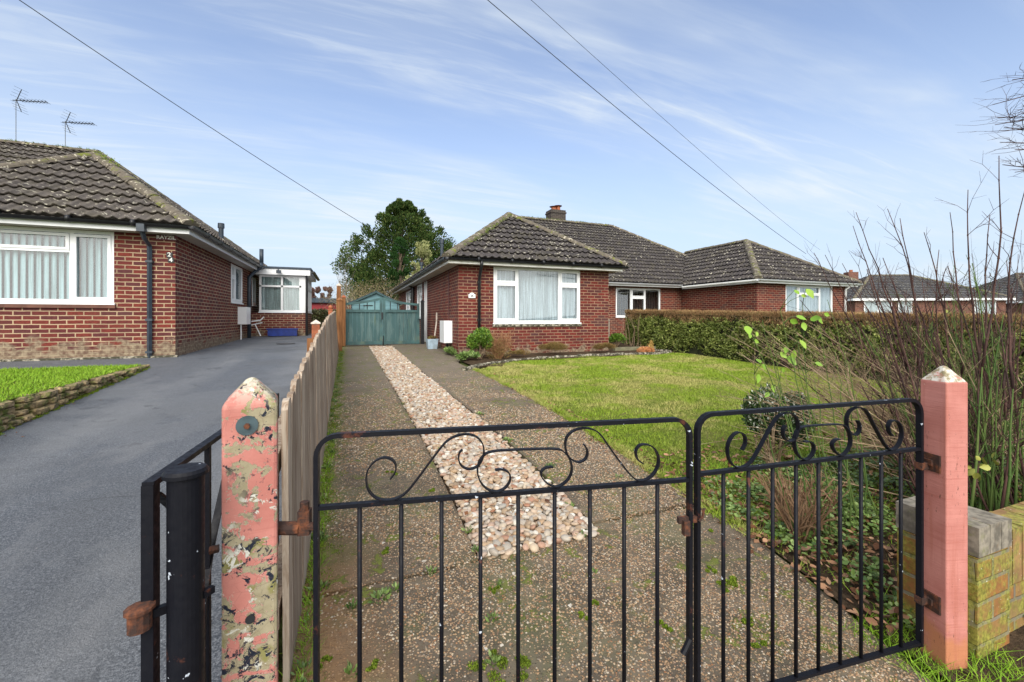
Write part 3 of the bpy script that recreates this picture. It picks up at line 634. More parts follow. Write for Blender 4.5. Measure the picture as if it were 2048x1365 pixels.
# small stones of the worn concrete surface, half sunk
def aggm():
    M = Mat('aggregate_stone'); r_ = M.rnd()
    col = M.cr(r_, [(0, (.20, .125, .065)), (.16, (.33, .21, .115)), (.3, (.13, .085, .055)), (.45, (.38, .28, .175)), (.6, (.24, .11, .05)), (.72, (.44, .35, .24)), (.85, (.15, .125, .10)), (1, (.52, .45, .35))])
    return M.fin(col, .6, spec=.35)
n = 70000; y = .72+7.0*rng.random(n)**1.9; x = -.19+2.5*rng.random(n)
lim = np.interp(y, [.2, .84, 1.3, 1.7, 2.0, 2.2, 3.0, 4.1, 5.4, 8], [1.68, 1.76, 1.91, 2.0, 2.02, 2.06, 2.12, 2.22, 2.26, 2.2])
k = (x < lim) & (rng.random(n) < np.clip((8.2-y)/5.2, 0, 1)) & ~((y > 1.9) & (x > .58) & (x < 1.35)) & (np.sin(x*3.1+1.5*np.sin(y*2.3))*np.sin(y*3.7+x) > -.8+.5*rng.random(n))
x, y = x[k], y[k]; V, F = pebbles(x, y, zRv(y)+.0115, .0048+.0016*np.clip(y-1, 0, 3), 0)
tag(npmesh('aggregate_stones', V, F, aggm(), smooth=True), 'fine tan stones showing in the worn concrete near the gates', 'stones', kind='stuff')

# ------------------------------------------------------------------ building helpers
def wall(mb, axis, c, a0, a1, z0, z1, holes, out, depth=.09):
    """rect wall in plane axis=c with rectangular holes (a,b,zlo,zhi); out=+-1 outward"""
    As = sorted({a0, a1, *[h[0] for h in holes], *[h[1] for h in holes]}); Zs = sorted({z0, z1, *[h[2] for h in holes], *[h[3] for h in holes]})
    P = lambda a, z, d=0: (a, c-out*d, z) if axis == 'y' else (c-out*d, a, z)
    def q(p0, p1, p2, p3): mb.quad(p0, p1, p2, p3)
    for i in range(len(As)-1):
        for j in range(len(Zs)-1):
            ca, cz = (As[i]+As[i+1])/2, (Zs[j]+Zs[j+1])/2
            if any(h[0] < ca < h[1] and h[2] < cz < h[3] for h in holes): continue
            q(P(As[i], Zs[j]), P(As[i+1], Zs[j]), P(As[i+1], Zs[j+1]), P(As[i], Zs[j+1]))
    for h in holes:
        for a in (h[0], h[1]): q(P(a, h[2]), P(a, h[2], depth), P(a, h[3], depth), P(a, h[3]))
        q(P(h[0], h[2]), P(h[1], h[2]), P(h[1], h[2], depth), P(h[0], h[2], depth)); q(P(h[0], h[3]), P(h[1], h[3]), P(h[1], h[3], depth), P(h[0], h[3], depth))
def box_ax(mb, axis, c, out, a0, a1, z0, z1, d0, d1):
    """box occupying [a0,a1]x[z0,z1], depth from d0 to d1 inward of plane c"""
    e0, e1 = c-out*d0, c-out*d1; lo, hi = min(e0, e1), max(e0, e1)
    if axis == 'y': mb.box(a0, a1, lo, hi, z0, z1)
    else: mb.box(lo, hi, a0, a1, z0, z1)
def window(house, axis, c, out, a0, a1, z0, z1, mull, trans, casements, fill='net', fr=.055, sill=True, setin=.03, name='window', brown_sill=None, fillmat=None, fdepth=.10, room=True, fold=1.0):
    """mull: list of a positions; trans: list of (a0,a1,z); casements: list of (a0,a1,z0,z1) with extra inner frame"""
    m = MB(); d0, d1 = setin, setin+.06; B = lambda *q, dd=(d0, d1): box_ax(m, axis, c, out, *q, *dd)
    B(a0, a0+fr, z0, z1); B(a1-fr, a1, z0, z1); B(a0+fr, a1-fr, z0, z0+fr); B(a0+fr, a1-fr, z1-fr, z1)
    for a in mull: B(a-fr/2, a+fr/2, z0+fr, z1-fr)
    for (p, q_, z) in trans: B(p, q_, z-fr/2, z+fr/2)
    for (p, q_, r, s_) in casements:
        t = .045; D = (d0-.014, d0+.02)
        B(p, p+t, r, s_, dd=D); B(q_-t, q_, r, s_, dd=D); B(p+t, q_-t, r, r+t, dd=D); B(p+t, q_-t, s_-t, s_, dd=D)
    w = m.build(name, M_white, house, bevel=.004)
    g = MB(); box_ax(g, axis, c, out, a0+fr*.6, a1-fr*.6, z0+fr*.6, z1-fr*.6, d0+.03, d0+.036); g.build('pane', M_glass, w)
    # fill
    f = MB(); dp = setin+fdepth
    if fill in ('net', 'lace'):
        nn = int((a1-a0)/.012); pts = []
        for i in range(nn+1):
            a = a0+.02+(a1-a0-.04)*i/nn; d = dp+fold*(.016*math.sin(a*61+1.9*math.sin(a*9))+.014*math.sin(a*27+1)+.008*math.sin(a*140))
            pts.append((a, d))
        P = lambda a, z, d: (a, c-out*d, z) if axis == 'y' else (c-out*d, a, z)
        for (a, d), (b, e) in zip(pts[:-1], pts[1:]): f.face([P(a, z0+.06, d), P(b, z0+.06, e), P(b, z1-.02, e), P(a, z1-.02, d)])
        f.build('net_curtain', fillmat or M_net, w, smooth=True)
    elif fill in ('blind', 'blindopen'):
        a = a0+.05; P = lambda a, z, d: (a, c-out*d, z) if axis == 'y' else (c-out*d, a, z)
        step = .098 if fill == 'blind' else .085
        while a < a1-.04:
            if fill == 'blind': k = [(-.047, .035), (-.016, .012), (.016, .004), (.040, -.006)]
            else: k = [(-.01, -.02), (.012, .03)]
            for (u, d), (v, e) in zip(k[:-1], k[1:]): f.face([P(a+u, z0+.03, dp+d), P(a+v, z0+.03, dp+e), P(a+v, z1-.02, dp+e), P(a+u, z1-.02, dp+d)])
            a += step
        f.build('vertical_blind', fillmat or M_blind, w, smooth=False)
    r = MB(); box_ax(r, axis, c, out, a0-.3, a1+.3, z0-.3, z1-.0, .45, .47); (r.build('room', M_dark, w) if room else None)
    if sill:
        s_ = MB(); box_ax(s_, axis, c, out, a0-.02, a1+.02, z0-.035, z0-.002, -.035, .10); s_.build('sill', M_white, w, bevel=.004)
    if brown_sill:
        s_ = MB(); box_ax(s_, axis, c, out, a0-.03, a1+.03, z0-.095, z0-.038, -.045, .08); s_.build('stone_sill', brown_sill, w, bevel=.008)
    return w
G = .32
def slope(mb, org, along, ins, z0, pitch, uL, uR, smax, gauge=G, du=.035, per=.175, amp=.036, lip=.050, phase=0.0):
    """org point (x,y) of eave at u=0; along/ins unit 2D; s horizontal inset"""
    cs = math.cos(math.atan(pitch)); gs = gauge*cs; nrm = Vector((-ins[0]*pitch, -ins[1]*pitch, 1)).normalized()
    def pt(u, s, h):
        return Vector((org[0]+along[0]*u+ins[0]*s, org[1]+along[1]*u+ins[1]*s, z0+pitch*s))+nrm*h
    def prof(u):
        t = (u/per+phase) % 1.0
        return amp*(math.sin(PI*min(1, t/.62))**1.3 if t < .62 else -.12*math.sin(PI*(t-.62)/.38))
    k = 0; s0 = 0.0
    while s0 < smax-1e-4:
        s1 = min(s0+gs, smax); e = 1e-4
        l0, r0, l1, r1 = uL(s0+e), uR(s0+e), uL(s1-e), uR(s1-e)
        lo, hi = min(l0, l1), max(r0, r1)
        if hi-lo > .02:
            n = max(2, int((hi-lo)/du)); us = [lo+(hi-lo)*i/n for i in range(n+1)]
            jit = random.Random(int(k*31+abs(z0)*100+abs(org[0])*10))
            b = len(mb.v); ph = k
            for u in us:
                ua, ub = min(max(u, l0), r0), min(max(u, l1), r1)
                tl = jit_h(int(u/(2*per)), k)
                hA, hB = prof(ua)+lip+tl, prof(ub)
                mb.v += [tuple(pt(ua, s0+.05, -.03)), tuple(pt(ua, s0, hA-.017)), tuple(pt(ua, s0, hA)), tuple(pt(ub, s1+.012, hB))]
            for i in range(n):
                a = b+4*i
                for q in ([a, a+4, a+5, a+1], [a+1, a+5, a+6, a+2], [a+2, a+6, a+7, a+3]):
                    mb.f.append(q)
                    mb.uv.append([(us[i], k*gauge+.01), (us[i+1], k*gauge+.01), (us[i+1], k*gauge+.15), (us[i], k*gauge+.15)])
        s0 = s1; k += 1
def jit_h(i, k):
    return ((math.sin(i*12.9898+k*78.233)*43758.5453) % 1.0-.5)*.008
def ridge(mb, p0, p1, r=.125, seg=.42):
    p0, p1 = Vector(p0), Vector(p1); d = p1-p0; L = d.length; d.normalize(); n = max(1, round(L/seg)); sd = d.cross(Vector((0, 0, 1))).normalized(); up = sd.cross(d)
    for i in range(n):
        a, b = p0+d*(L*i/n-.012), p0+d*(L*(i+1)/n+.0); j = random.uniform(-.006, .006)
        ra, rb = r*1.06+j, r*.95+j; base = len(mb.v); K = 8
        for p, rr in ((a, ra), (b, rb)):
            for k in range(K+1):
                an = PI*k/K; mb.v.append(tuple(p+sd*math.cos(an)*rr+up*(math.sin(an)*rr*.8-.03)))
        for k in range(K): mb.f.append([base+k, base+k+1, base+K+2+k, base+K+1+k]); mb.uv.append(None)
        mb.f.append(list(range(base, base+K+1))); mb.uv.append(None)
def gutter(mb, p0, p1, r=.058, br=True):
    p0, p1 = Vector(p0), Vector(p1); d = (p1-p0).normalized(); sd = d.cross(Vector((0, 0, 1))).normalized(); base = len(mb.v); K = 8
    for p in (p0, p1):
        for k in range(K+1):
            an = PI+PI*k/K; mb.v.append(tuple(p+sd*math.cos(an)*r+Vector((0, 0, math.sin(an)*r))))
    for k in range(K): mb.f.append([base+k, base+k+1, base+K+2+k, base+K+1+k]); mb.uv.append(None)
    for q in (0, K+1): mb.f.append(list(range(base+q, base+q+K+1))); mb.uv.append(None)
    L = (p1-p0).length; n = int(L/.9) if br else 0
    for i in range(1, n+1):
        c = p0+(p1-p0)*i/(n+1); mb.tube([c-d*.025+Vector((0, 0, -.005)), c+d*.025+Vector((0, 0, -.005))], r*1.03, 10)
def chimney(house, x, y, z0, z1, w, d, mat, pots, name='chimney', stub=.12):
    m = MB(); m.box(x-w/2, x+w/2, y-d/2, y+d/2, z0, z1); m.box(x-w/2-.03, x+w/2+.03, y-d/2-.03, y+d/2+.03, z1-.17, z1-.10)
    c = m.build(name, mat, house)
    for (dx, r, h, cap) in pots:
        p = MB(); X, Y = x+dx, y
        p.tube([(X, Y, z1-.02), (X, Y, z1+.02), (X, Y, z1+h)], [r*1.1, r, r*.9], 14)
        if cap: p.tube([(X, Y, z1+h), (X, Y, z1+h+.03)], [r*1.0, r*1.5], 14); p.tube([(X, Y, z1+h+.05), (X, Y, z1+h+.07)], [r*1.7, r*.9], 14); 
        p.build('chimney_pot', M_terra, c, smooth=False)
    return c
def text_part(txt, size, mat, parent, mtx, name='lettering', ext=.003):
    cu = bpy.data.curves.new('t', 'FONT'); cu.body = txt; cu.size = size; cu.extrude = ext; cu.align_x = 'CENTER'; cu.align_y = 'CENTER'; cu.offset = size*.02
    tmp = bpy.data.objects.new('t', cu); COL.objects.link(tmp); bpy.context.view_layer.update()
    me = bpy.data.meshes.new_from_object(tmp.evaluated_get(bpy.context.evaluated_depsgraph_get())); bpy.data.objects.remove(tmp); bpy.data.curves.remove(cu)
    me.transform(mtx); me.transform(Matrix.Translation(-Vector(ORIG[parent.name]))); me.materials.clear(); me.materials.append(mat)
    o = bpy.data.objects.new(name, me); COL.objects.link(o); o.parent = parent; ORIG[o.name] = ORIG[parent.name]; return o
FACEY = Matrix.Rotation(PI/2, 4, 'X')     # text standing up, facing -Y
def flue(house, x, y, z0, z1, r=.055, mat=None):
    m = MB(); m.tube([(x, y, z0), (x, y, z0+.12), (x, y, z0+.121), (x, y, z1-.12), (x, y, z1-.119), (x, y, z1)], [r*1.8, r*1.3, r, r, r*1.35, r*1.3], 12); return m.build('flue_pipe', mat or M_slate, house)

# ------------------------------------------------------------------ left bungalow (number 24)
HB = thing('bungalow', (-5, 12, .5), 'red brick bungalow on the left with brown tile hipped roof and window blinds tinted blue-grey like a glass reflection', 'bungalow')
ZS, ZE = 2.755, 2.895
w = MB(); w0 = (-5.95, -3.866, 1.50, 2.75)
wall(w, 'y', 9.45, -7.3, -2.98, .40, ZS, [w0], -1)
holesR = [(13.36, 14.65, 1.68, 2.72), (16.0, 16.6, 1.68, 2.6)]
wall(w, 'x', -2.98, 9.45, 21.6, .40, ZS, holesR, 1)
w.build('wall', M_brickL, HB)
window(HB, 'y', 9.45, -1, *w0, [-4.44], [(-5.9, -4.47, 2.385)], [(-5.9, -4.47, 2.40, 2.68), (-4.42, -3.91, 1.55, 2.68)], fill='blind', brown_sill=plain('brown_tile_sill', (.16, .07, .05), .8, .2), setin=.01)
window(HB, 'x', -2.98, 1, *holesR[0], [13.75], [(13.40, 13.72, 2.36)], [(13.40, 13.73, 2.38, 2.69), (13.40, 13.73, 1.73, 2.35), (13.78, 14.60, 1.73, 2.69)], fill='net', setin=.0)
window(HB, 'x', -2.98, 1, *holesR[1], [], [], [(16.04, 16.56, 1.72, 2.56)], fill='net', setin=.0)
s_ = MB(); s_.box(-7.6, -2.70, 9.17, 9.45, ZS, ZS+.012); s_.box(-2.98, -2.70, 9.45, 21.8, ZS, ZS+.012); s_.build('soffit', M_soffit, HB)
fz = MB(); fz.box(-7.6, -2.68, 9.15, 9.17, ZS-.01, ZE-.01); fz.box(-2.70, -2.68, 9.17, 21.8, ZS-.01, ZE-.01); fz.build('fascia', M_white, HB)
gt = MB(); gutter(gt, (-7.7, 9.085, ZE-.02), (-2.61, 9.085, ZE-.02)); gutter(gt, (-2.615, 9.03, ZE-.02), (-2.615, 17.0, ZE-.02)); gt.build('gutter', M_black, HB, smooth=True)
PL = .75; r = MB(); X1, Y0 = -2.64, 9.11; wl = 2.34; YM = 12.4; hm = 4.75
slope(r, (X1, Y0), (-1, 0), (0, 1), ZE, PL, lambda s: s, lambda s: 2*wl-s, wl, phase=.1)                 # wing front
slope(r, (X1, YM), (-1, 0), (0, 1), ZE, PL, lambda s: 2*wl-s if s < wl else s, lambda s: 14.0, hm, phase=.4)   # main front
slope(r, (X1, Y0), (0, 1), (-1, 0), ZE, PL, lambda s: s if s < wl else (YM-Y0)+s, lambda s: (YM-Y0)+2*hm-s, hm, phase=.2)   # right side
slope(r, (X1-14, YM+2*hm), (1, 0), (0, -1), ZE, PL, lambda s: 0, lambda s: 14-s, hm)
r.build('roof', M_tileL, HB)
rd = MB(); ax_, ay_, az_ = X1-wl, Y0+wl, ZE+PL*wl
ridge(rd, (X1, Y0, ZE+.03), (ax_, ay_, az_+.03)); ridge(rd, (X1-2*wl, Y0, ZE+.03), (ax_, ay_, az_+.03)); ridge(rd, (ax_, ay_, az_+.03), (ax_, YM+wl, az_+.03))
ridge(rd, (ax_, YM+wl, az_+.03), (X1-hm, YM+hm, ZE+PL*hm+.03)); ridge(rd, (X1-hm, YM+hm, ZE+PL*hm+.03), (X1-14, YM+hm, ZE+PL*hm+.03)); ridge(rd, (X1, YM+2*hm, ZE+.03), (X1-hm, YM+hm, ZE+PL*hm+.03))
rd.build('ridge_tiles', M_ridge, HB)
dp = MB(); xx = -3.345
dp.tube([(xx, 9.085, ZE-.06), (xx, 9.09, ZE-.16)], [.05, .05], 4); dp.tube([(xx, 9.10, ZE-.15), (xx, 9.20, ZE-.27), (xx, 9.39, ZE-.36), (xx, 9.40, ZE-.45), (xx, 9.40, .52)], .037, 4)
for z in (2.25, 1.2, .62): dp.box(xx-.05, xx+.05, 9.36, 9.45, z-.02, z+.02)
dp.box(xx-.055, xx+.055, 9.03, 9.14, ZE-.17, ZE-.04)
dp.build('downpipe', M_slate, HB)
chimney(HB, -9.35, 18.1, 5.6, 6.50, .8, .5, M_brickL, [(-.14, .17, .16, True), (.18, .17, .22, True)])
flue(HB, -3.0, 12.5, 2.9, 3.62); 
dp = MB(); dp.tube([(-2.86, 14.95, .62), (-2.86, 14.95, 2.5), (-2.72, 15.15, 2.72), (-2.60, 15.2, 2.82), (-2.58, 15.25, 3.0)], .055, 10); dp.tube([(-2.58, 15.25, 2.95), (-2.58, 15.25, 3.42)], .06, 10); dp.build('soil_pipe', M_slate, HB, smooth=True)
mb_ = MB(); mb_.box(-2.98, -2.76, 14.1, 14.62, 1.06, 1.56); mb_.build('meter_box', M_white, HB, bevel=.015)
for a_, b_, r_ in (((-2.92, 14.2, .60), (-2.92, 14.2, 1.06), .02), ((-2.93, 15.1, 1.12), (-2.62, 15.15, 1.17), .02), ((-2.75, 15.2, 1.05), (-2.60, 15.22, .68), .018), ((-2.86, 15.2, 1.02), (-2.55, 15.22, 1.10), .018), ((-2.62, 15.18, 1.15), (-2.5, 15.18, 1.28), .018)):
    pv = MB(); pv.tube([a_, b_], r_, 6); pv.build('waste_pipe', M_white, HB)
# sun porch at the back
PX0, PX1, PY0, PY1 = -2.74, -1.38, 15.8, 18.4
w = MB(); wall(w, 'y', PY0, -2.98, PX1, .45, 1.42, [], -1); wall(w, 'x', PX1, PY0, PY1, .45, 1.42, [], 1); w.build('porch_wall', M_brickL, HB)
pw = window(HB, 'y', PY0, -1, PX0, PX1-.12, 1.45, 2.66, [-2.08], [(PX0, PX1-.12, 2.30)], [], fill='lace', room=False, fillmat=M_netg, setin=.0, fr=.06, name='porch_window')
pw = window(HB, 'x', PX1, 1, PY0+.12, PY1, 1.45, 2.66, [16.5, 17.1, 17.8], [(PY0+.12, PY1, 2.30)], [], fill='lace', room=False, fillmat=M_netg, setin=.0, fr=.06, name='porch_window')
cp = MB(); cp.box(PX1-.12, PX1+.004, PY0-.004, PY0+.12, 1.42, 2.66); cp.build('corner_post', M_white, HB)
pr = MB(); pr.box(-2.9, PX1+.16, PY0-.16, PY1, 2.67, 2.86); pr.build('porch_fascia', M_white, HB); pr = MB(); pr.box(-2.95, PX1+.19, PY0-.19, PY1+.1, 2.863, 2.93); pr.build('porch_roof', M_felt, HB)
gt = MB(); gutter(gt, (PX1+.24, PY0-.15, 2.82), (PX1+.24, PY1, 2.78)); gt.tube([(PX1+.05, PY0-.05, 2.66), (PX1+.05, PY0-.05, .6)], .035, 8); gt.build('porch_gutter', M_black, HB)
lt = MB(); lt.tube([(-2.16, PY0-.18, 2.82), (-2.14, PY0-.30, 2.78)], .025, 8); lt.box(-2.2, -2.06, PY0-.36, PY0-.26, 2.70, 2.80); lt.build('security_light', M_slate, HB)
# signs on left house
sg = thing('name_sign', (-3.08, 9.44, 2.60), 'small dark red name sign with white letters under the eaves of the left bungalow', 'sign')
m = MB(); m.box(-3.26, -2.96, 9.425, 9.449, 2.655, 2.745); m.build('board', plain('dark_maroon_board', (.13, .03, .04), .5, .1), sg)
text_part('RAYZIL', .088, M_wpaint, sg, Matrix.Translation((-3.11, 9.422, 2.70)) @ FACEY)
for i, (ch, x, z) in enumerate((('2', -3.065, 2.39), ('4', -3.04, 2.295))):
    sg = thing('house_number', (x, 9.44, z), ('white digit 2 on a dark plate, the upper one below the name sign' if i == 0 else 'white digit 4 on a dark plate, the lower one below the name sign'), 'house number', 'house number digits')
    m = MB(); m.box(x-.045, x+.045, 9.43, 9.449, z-.045, z+.045); m.build('plate', M_black, sg); text_part(ch, .105, M_wpaint, sg, Matrix.Translation((x, 9.427, z)) @ FACEY)
# aerials
def aerial(bx, by, z0, z1, label, s=1.0):
    t = thing('television_aerial', (bx, by, z0), label, 'aerial', 'television aerials above the left roof')
    m = MB(); m.tube([(bx, by, z0), (bx, by, z1+.05)], .008, 6); m.build('mast', M_lead, t)
    d = Vector((RT[0], RT[1], -.06)).normalized(); up = Vector((0, 0, 1)); sd = Vector((FW[0], FW[1], 0))
    m = MB(); p0 = Vector((bx, by, z1)); m.tube([p0-d*.1, p0+d*1.0*s], .013, 6)
    m.build('boom', M_black, t)
    m = MB()
    for i in range(8):
        c = p0+d*(.18+i*.115)*s; m.tube([c-sd*.12+up*.02, c+sd*.12-up*.01], .005, 4); m.tube([c-sd*.04+up*.03, c+sd*.04-up*.025], .009, 4)
    m.build('directors', M_black, t)
    m = MB()
    for sg_ in (1, -1):
        a = p0+d*.02; b = p0+d*.18*s+up*.36*sg_*s; m.tube([a, b], .011, 5)
        for k in range(4):
            c = a+(b-a)*(k+1)/4; m.tube([c-sd*.2-d*.0, c+sd*.2], .0035, 4)
    m.build('reflector', M_black, t)
aerial(-9.95, 18.3, 6.3, 8.22, 'larger television aerial on tall mast at the far left of the sky', 1.0)
aerial(-8.75, 18.3, 6.3, 7.72, 'smaller lower television aerial nearer the roof hip', .95)
# blue trough
t = thing('trough', (-2.0, 15.6, zL(15.6)), 'long blue plastic trough on the asphalt below the porch window', 'trough')
m = MB(); z = zL(15.6)+.01; m.obox((-2.02, 15.55, z+.12), (.42, 0, 0), (0, .12, 0), (0, 0, .11)); m.build('body', M_blue, t, bevel=.02); m = MB(); m.obox((-2.02, 15.55, z+.235), (.45, 0, 0), (0, .145, 0), (0, 0, .018)); m.build('rim', M_blue, t, bevel=.01)
m = MB(); m.tube([(-1.52, 12.2, zL(12.2)+.003), (-1.52, 12.2, zL(12.2)+.012)], [.22, .22], 20); tag(m.build('drain_cover', M_black, loc=(-1.52, 12.2, zL(12.2))), 'small round dark drain cover set in the asphalt drive', 'drain cover')

# ------------------------------------------------------------------ semi detached pair (centre and right)
HC = thing('semi_detached_bungalows', (8, 14, .4), 'pair of joined red brick bungalows with grey tile hipped roofs behind the front lawn', 'bungalows')
ZC, EC, PC = 2.53, 2.66, .70
w = MB(); wc = (3.37, 5.85, 1.12, 2.525)
wall(w, 'y', 9.96, 2.475, 6.76, .1, ZC, [wc], -1)
hs = [(14.35, 14.75, .42, 2.5), (15.4, 16.6, 1.25, 2.5), (18.3, 20.0, 1.25, 2.45)]
wall(w, 'x', 2.475, 9.96, 23.2, .1, ZC, hs, -1)
wall(w, 'x', 6.76, 9.96, 14.2, .1, ZC, [], 1)
wr = (9.98, 12.2, 1.3, 2.47)
wall(w, 'y', 14.2, 6.76, 13.3, .1, ZC, [wr], -1)
wall(w, 'x', 13.3, 10.6, 14.2, .1, 2.47, [], -1)
wf = (14.75, 17.35, 1.2, 2.46)
wall(w, 'y', 10.6, 13.3, 18.1, .1, 2.47, [wf], -1); wall(w, 'x', 18.1, 10.6, 23.2, .1, 2.47, [], 1)
w.build('wall', M_brickC, HC)
window(HC, 'y', 9.96, -1, *wc, [4.02, 5.22], [(3.42, 4.0, 2.12), (5.25, 5.8, 2.12)], [(3.42, 4.0, 2.14, 2.48), (3.42, 4.0, 1.18, 2.10), (5.25, 5.8, 2.14, 2.48), (5.25, 5.8, 1.18, 2.10)], fill='net', brown_sill=M_stoneW, setin=.01)
window(HC, 'y', 14.2, -1, *wr, [10.72, 11.42], [(10.75, 11.4, 2.1)], [(10.75, 11.4, 2.12, 2.43), (10.75, 11.4, 1.35, 2.08)], fill='blindopen', fillmat=M_blindd, setin=.01)
window(HC, 'y', 10.6, -1, *wf, [15.42, 16.62], [(15.45, 16.6, 2.12)], [(15.45, 16.6, 2.14, 2.42)], fill='net', fold=.25, fdepth=.075, setin=.01)
window(HC, 'x', 2.475, -1, *hs[1], [16.0], [(15.45, 16.0, 2.1)], [(15.45, 15.98, 2.12, 2.46)], fill='net', setin=.0)
window(HC, 'x', 2.475, -1, *hs[2], [19.1], [(18.35, 19.1, 2.05)], [], fill='net', setin=.0)
dr = MB(); dr.box(2.44, 2.50, 14.35, 14.40, .42, 2.5); dr.box(2.44, 2.50, 14.70, 14.75, .42, 2.5); dr.build('door_frame', M_white, HC)
dr = MB(); dr.box(2.50, 2.54, 14.40, 14.70, .42, 2.5); dr.build('side_door', M_dark, HC)
# soffit / fascia / gutters
s_ = MB()
for a in ((2.17, 6.98, 9.67, 9.96), (2.17, 2.475, 9.96, 23.3), (6.76, 6.98, 9.96, 13.9), (6.98, 13.05, 13.85, 14.2)): s_.box(*a, ZC, ZC+.012)
s_.box(13.05, 18.35, 10.35, 10.6, 2.47, 2.482); s_.box(13.05, 13.3, 10.6, 13.85, 2.47, 2.482); s_.build('soffit', M_soffit, HC)
fz = MB(); fz.box(2.15, 7.0, 9.65, 9.67, ZC-.01, EC-.02); fz.box(2.15, 2.17, 9.67, 23.4, ZC-.01, EC-.02); fz.build('fascia', M_wpaint, HC)
fz = MB(); fz.box(6.98, 7.0, 9.67, 13.85, ZC-.01, EC-.02); fz.box(7.0, 13.03, 13.83, 13.85, ZC-.01, EC-.02); fz.box(13.03, 13.05, 10.35, 13.85, 2.46, 2.585); fz.box(13.03, 18.4, 10.33, 10.35, 2.46, 2.585); fz.box(18.38, 18.4, 10.35, 20, 2.46, 2.585); fz.build('white_fascia', M_white, HC)
gt = MB(); gutter(gt, (2.02, 9.585, EC-.02), (7.12, 9.585, EC-.02)); gutter(gt, (2.085, 9.52, EC-.02), (2.085, 23.5, EC-.02)); gt.build('gutter', M_black, HC, smooth=True)
gt = MB(); gutter(gt, (7.1, 13.765, EC-.03), (12.95, 13.765, EC-.03), br=False); gutter(gt, (12.965, 13.75, 2.57), (12.965, 10.25, 2.57), br=False); gutter(gt, (12.92, 10.265, 2.57), (18.5, 10.265, 2.57), br=False); gt.tube([(18.0, 10.28, 2.55), (17.98, 10.52, 2.35), (17.98, 10.54, .4)], .04, 8); gt.build('white_gutter', M_white, HC, smooth=True)
dp = MB(); xx = 2.98; dp.tube([(xx-.03, 9.585, EC-.06), (xx-.03, 9.60, EC-.16), (xx, 9.85, EC-.38), (xx, 9.90, EC-.5), (xx, 9.90, .34)], .037, 10)
for z in (2.12, 1.2): dp.box(xx-.045, xx+.045, 9.87, 9.96, z-.02, z+.02)
dp.build('downpipe', M_black, HC, smooth=True)
dp = MB(); dp.tube([(2.44, 10.88, 2.5), (2.44, 10.88, 1.2)], .012, 6); dp.box(2.42, 2.475, 10.86, 10.9, 1.85, 1.88); dp.build('cable_pipe', plain('maroon_pipe', (.08, .02, .02), .5, .1), HC)
dp = MB(); dp.tube([(2.40, 17.3, 2.5), (2.40, 17.3, .5)], .07, 8); dp.tube([(2.2, 17.2, 2.62), (2.40, 17.3, 2.45)], .05, 8); dp.build('soil_pipe', M_black, HC)
mb_ = MB(); mb_.box(2.26, 2.475, 10.62, 11.15, .60, 1.17); mb_.build('meter_box', M_white, HC, bevel=.02)
mb_ = MB(); mb_.tube([(2.40, 10.9, .3), (2.40, 10.9, .6)], .025, 8); mb_.build('gas_pipe', M_black, HC)
# roof
SAVEL = (X1, YM, hm, ax_, ay_, az_)
r = MB(); X0, Y0 = 2.10, 9.60; wl = 2.5; YM = 13.80; hm = 4.84; XR = 17.7
slope(r, (X0, Y0), (1, 0), (0, 1), EC, PC, lambda s: s, lambda s: 2*wl-s, wl)
slope(r, (X0, YM), (1, 0), (0, 1), EC, PC, lambda s: 2*wl-s if s < wl else s, lambda s: min(13.0+s, XR-s)-X0, hm, phase=.3)
slope(r, (X0, Y0), (0, 1), (1, 0), EC, PC, lambda s: s if s < wl else (YM-Y0)+s, lambda s: (YM-Y0)+2*hm-s, hm, du=.06, phase=.5)
slope(r, (X0+2*wl, YM+wl), (0, -1), (-1, 0), EC, PC, lambda s: wl-s, lambda s: YM+wl-Y0-s, wl, du=.07)
RX0, RY0, REZ, wr_ = 12.98, 10.28, 2.59, 2.73
slope(r, (RX0, RY0), (1, 0), (0, 1), REZ, PC, lambda s: s, lambda s: 2*wr_-s, wr_, phase=.2)
slope(r, (RX0, RY0), (0, 1), (1, 0), REZ, PC, lambda s: s, lambda s: YM-RY0+s+.1, wr_, phase=.7)
slope(r, (RX0+2*wr_, RY0), (0, 1), (-1, 0), REZ, PC, lambda s: s, lambda s: 12-s, wr_, du=.08)
slope(r, (XR, YM), (0, 1), (-1, 0), EC, PC, lambda s: s, lambda s: 2*hm-s, hm, du=.08)
slope(r, (X0, YM+2*hm), (1, 0), (0, -1), EC, PC, lambda s: s, lambda s: XR-X0-s, hm, du=.12)
r.build('roof', M_tileC, HC)
rd = MB(); o = .03; ap = (X0+wl, Y0+wl, EC+PC*wl+o)
ridge(rd, (X0, Y0, EC+o), ap); ridge(rd, (X0+2*wl, Y0, EC+o), ap); ridge(rd, ap, (X0+wl, YM+wl, ap[2])); ridge(rd, (X0+wl, YM+wl, ap[2]), (X0+hm, YM+hm, EC+PC*hm+o))
ridge(rd, (X0+hm, YM+hm, EC+PC*hm+o), (XR-hm, YM+hm, EC+PC*hm+o)); ridge(rd, (XR, YM, EC+o), (XR-hm, YM+hm, EC+PC*hm+o)); ridge(rd, (X0, YM+2*hm, EC+o), (X0+hm, YM+hm, EC+PC*hm+o))
ap = (RX0+wr_, RY0+wr_, REZ+PC*wr_+o); ridge(rd, (RX0, RY0, REZ+o), ap); ridge(rd, (RX0+2*wr_, RY0, REZ+o), ap); ridge(rd, ap, (ap[0], YM+wr_-.1, ap[2]))
rd.build('ridge_tiles', M_ridge, HC)
chimney(HC, 9.85, 19.2, 5.0, 6.72, .82, .62, brick_mat('dark_chimney_brick', (.07, .05, .045), (.05, .04, .04), (.12, .11, .09)), [(-.12, .13, .16, True), (.12, .13, .22, True)])
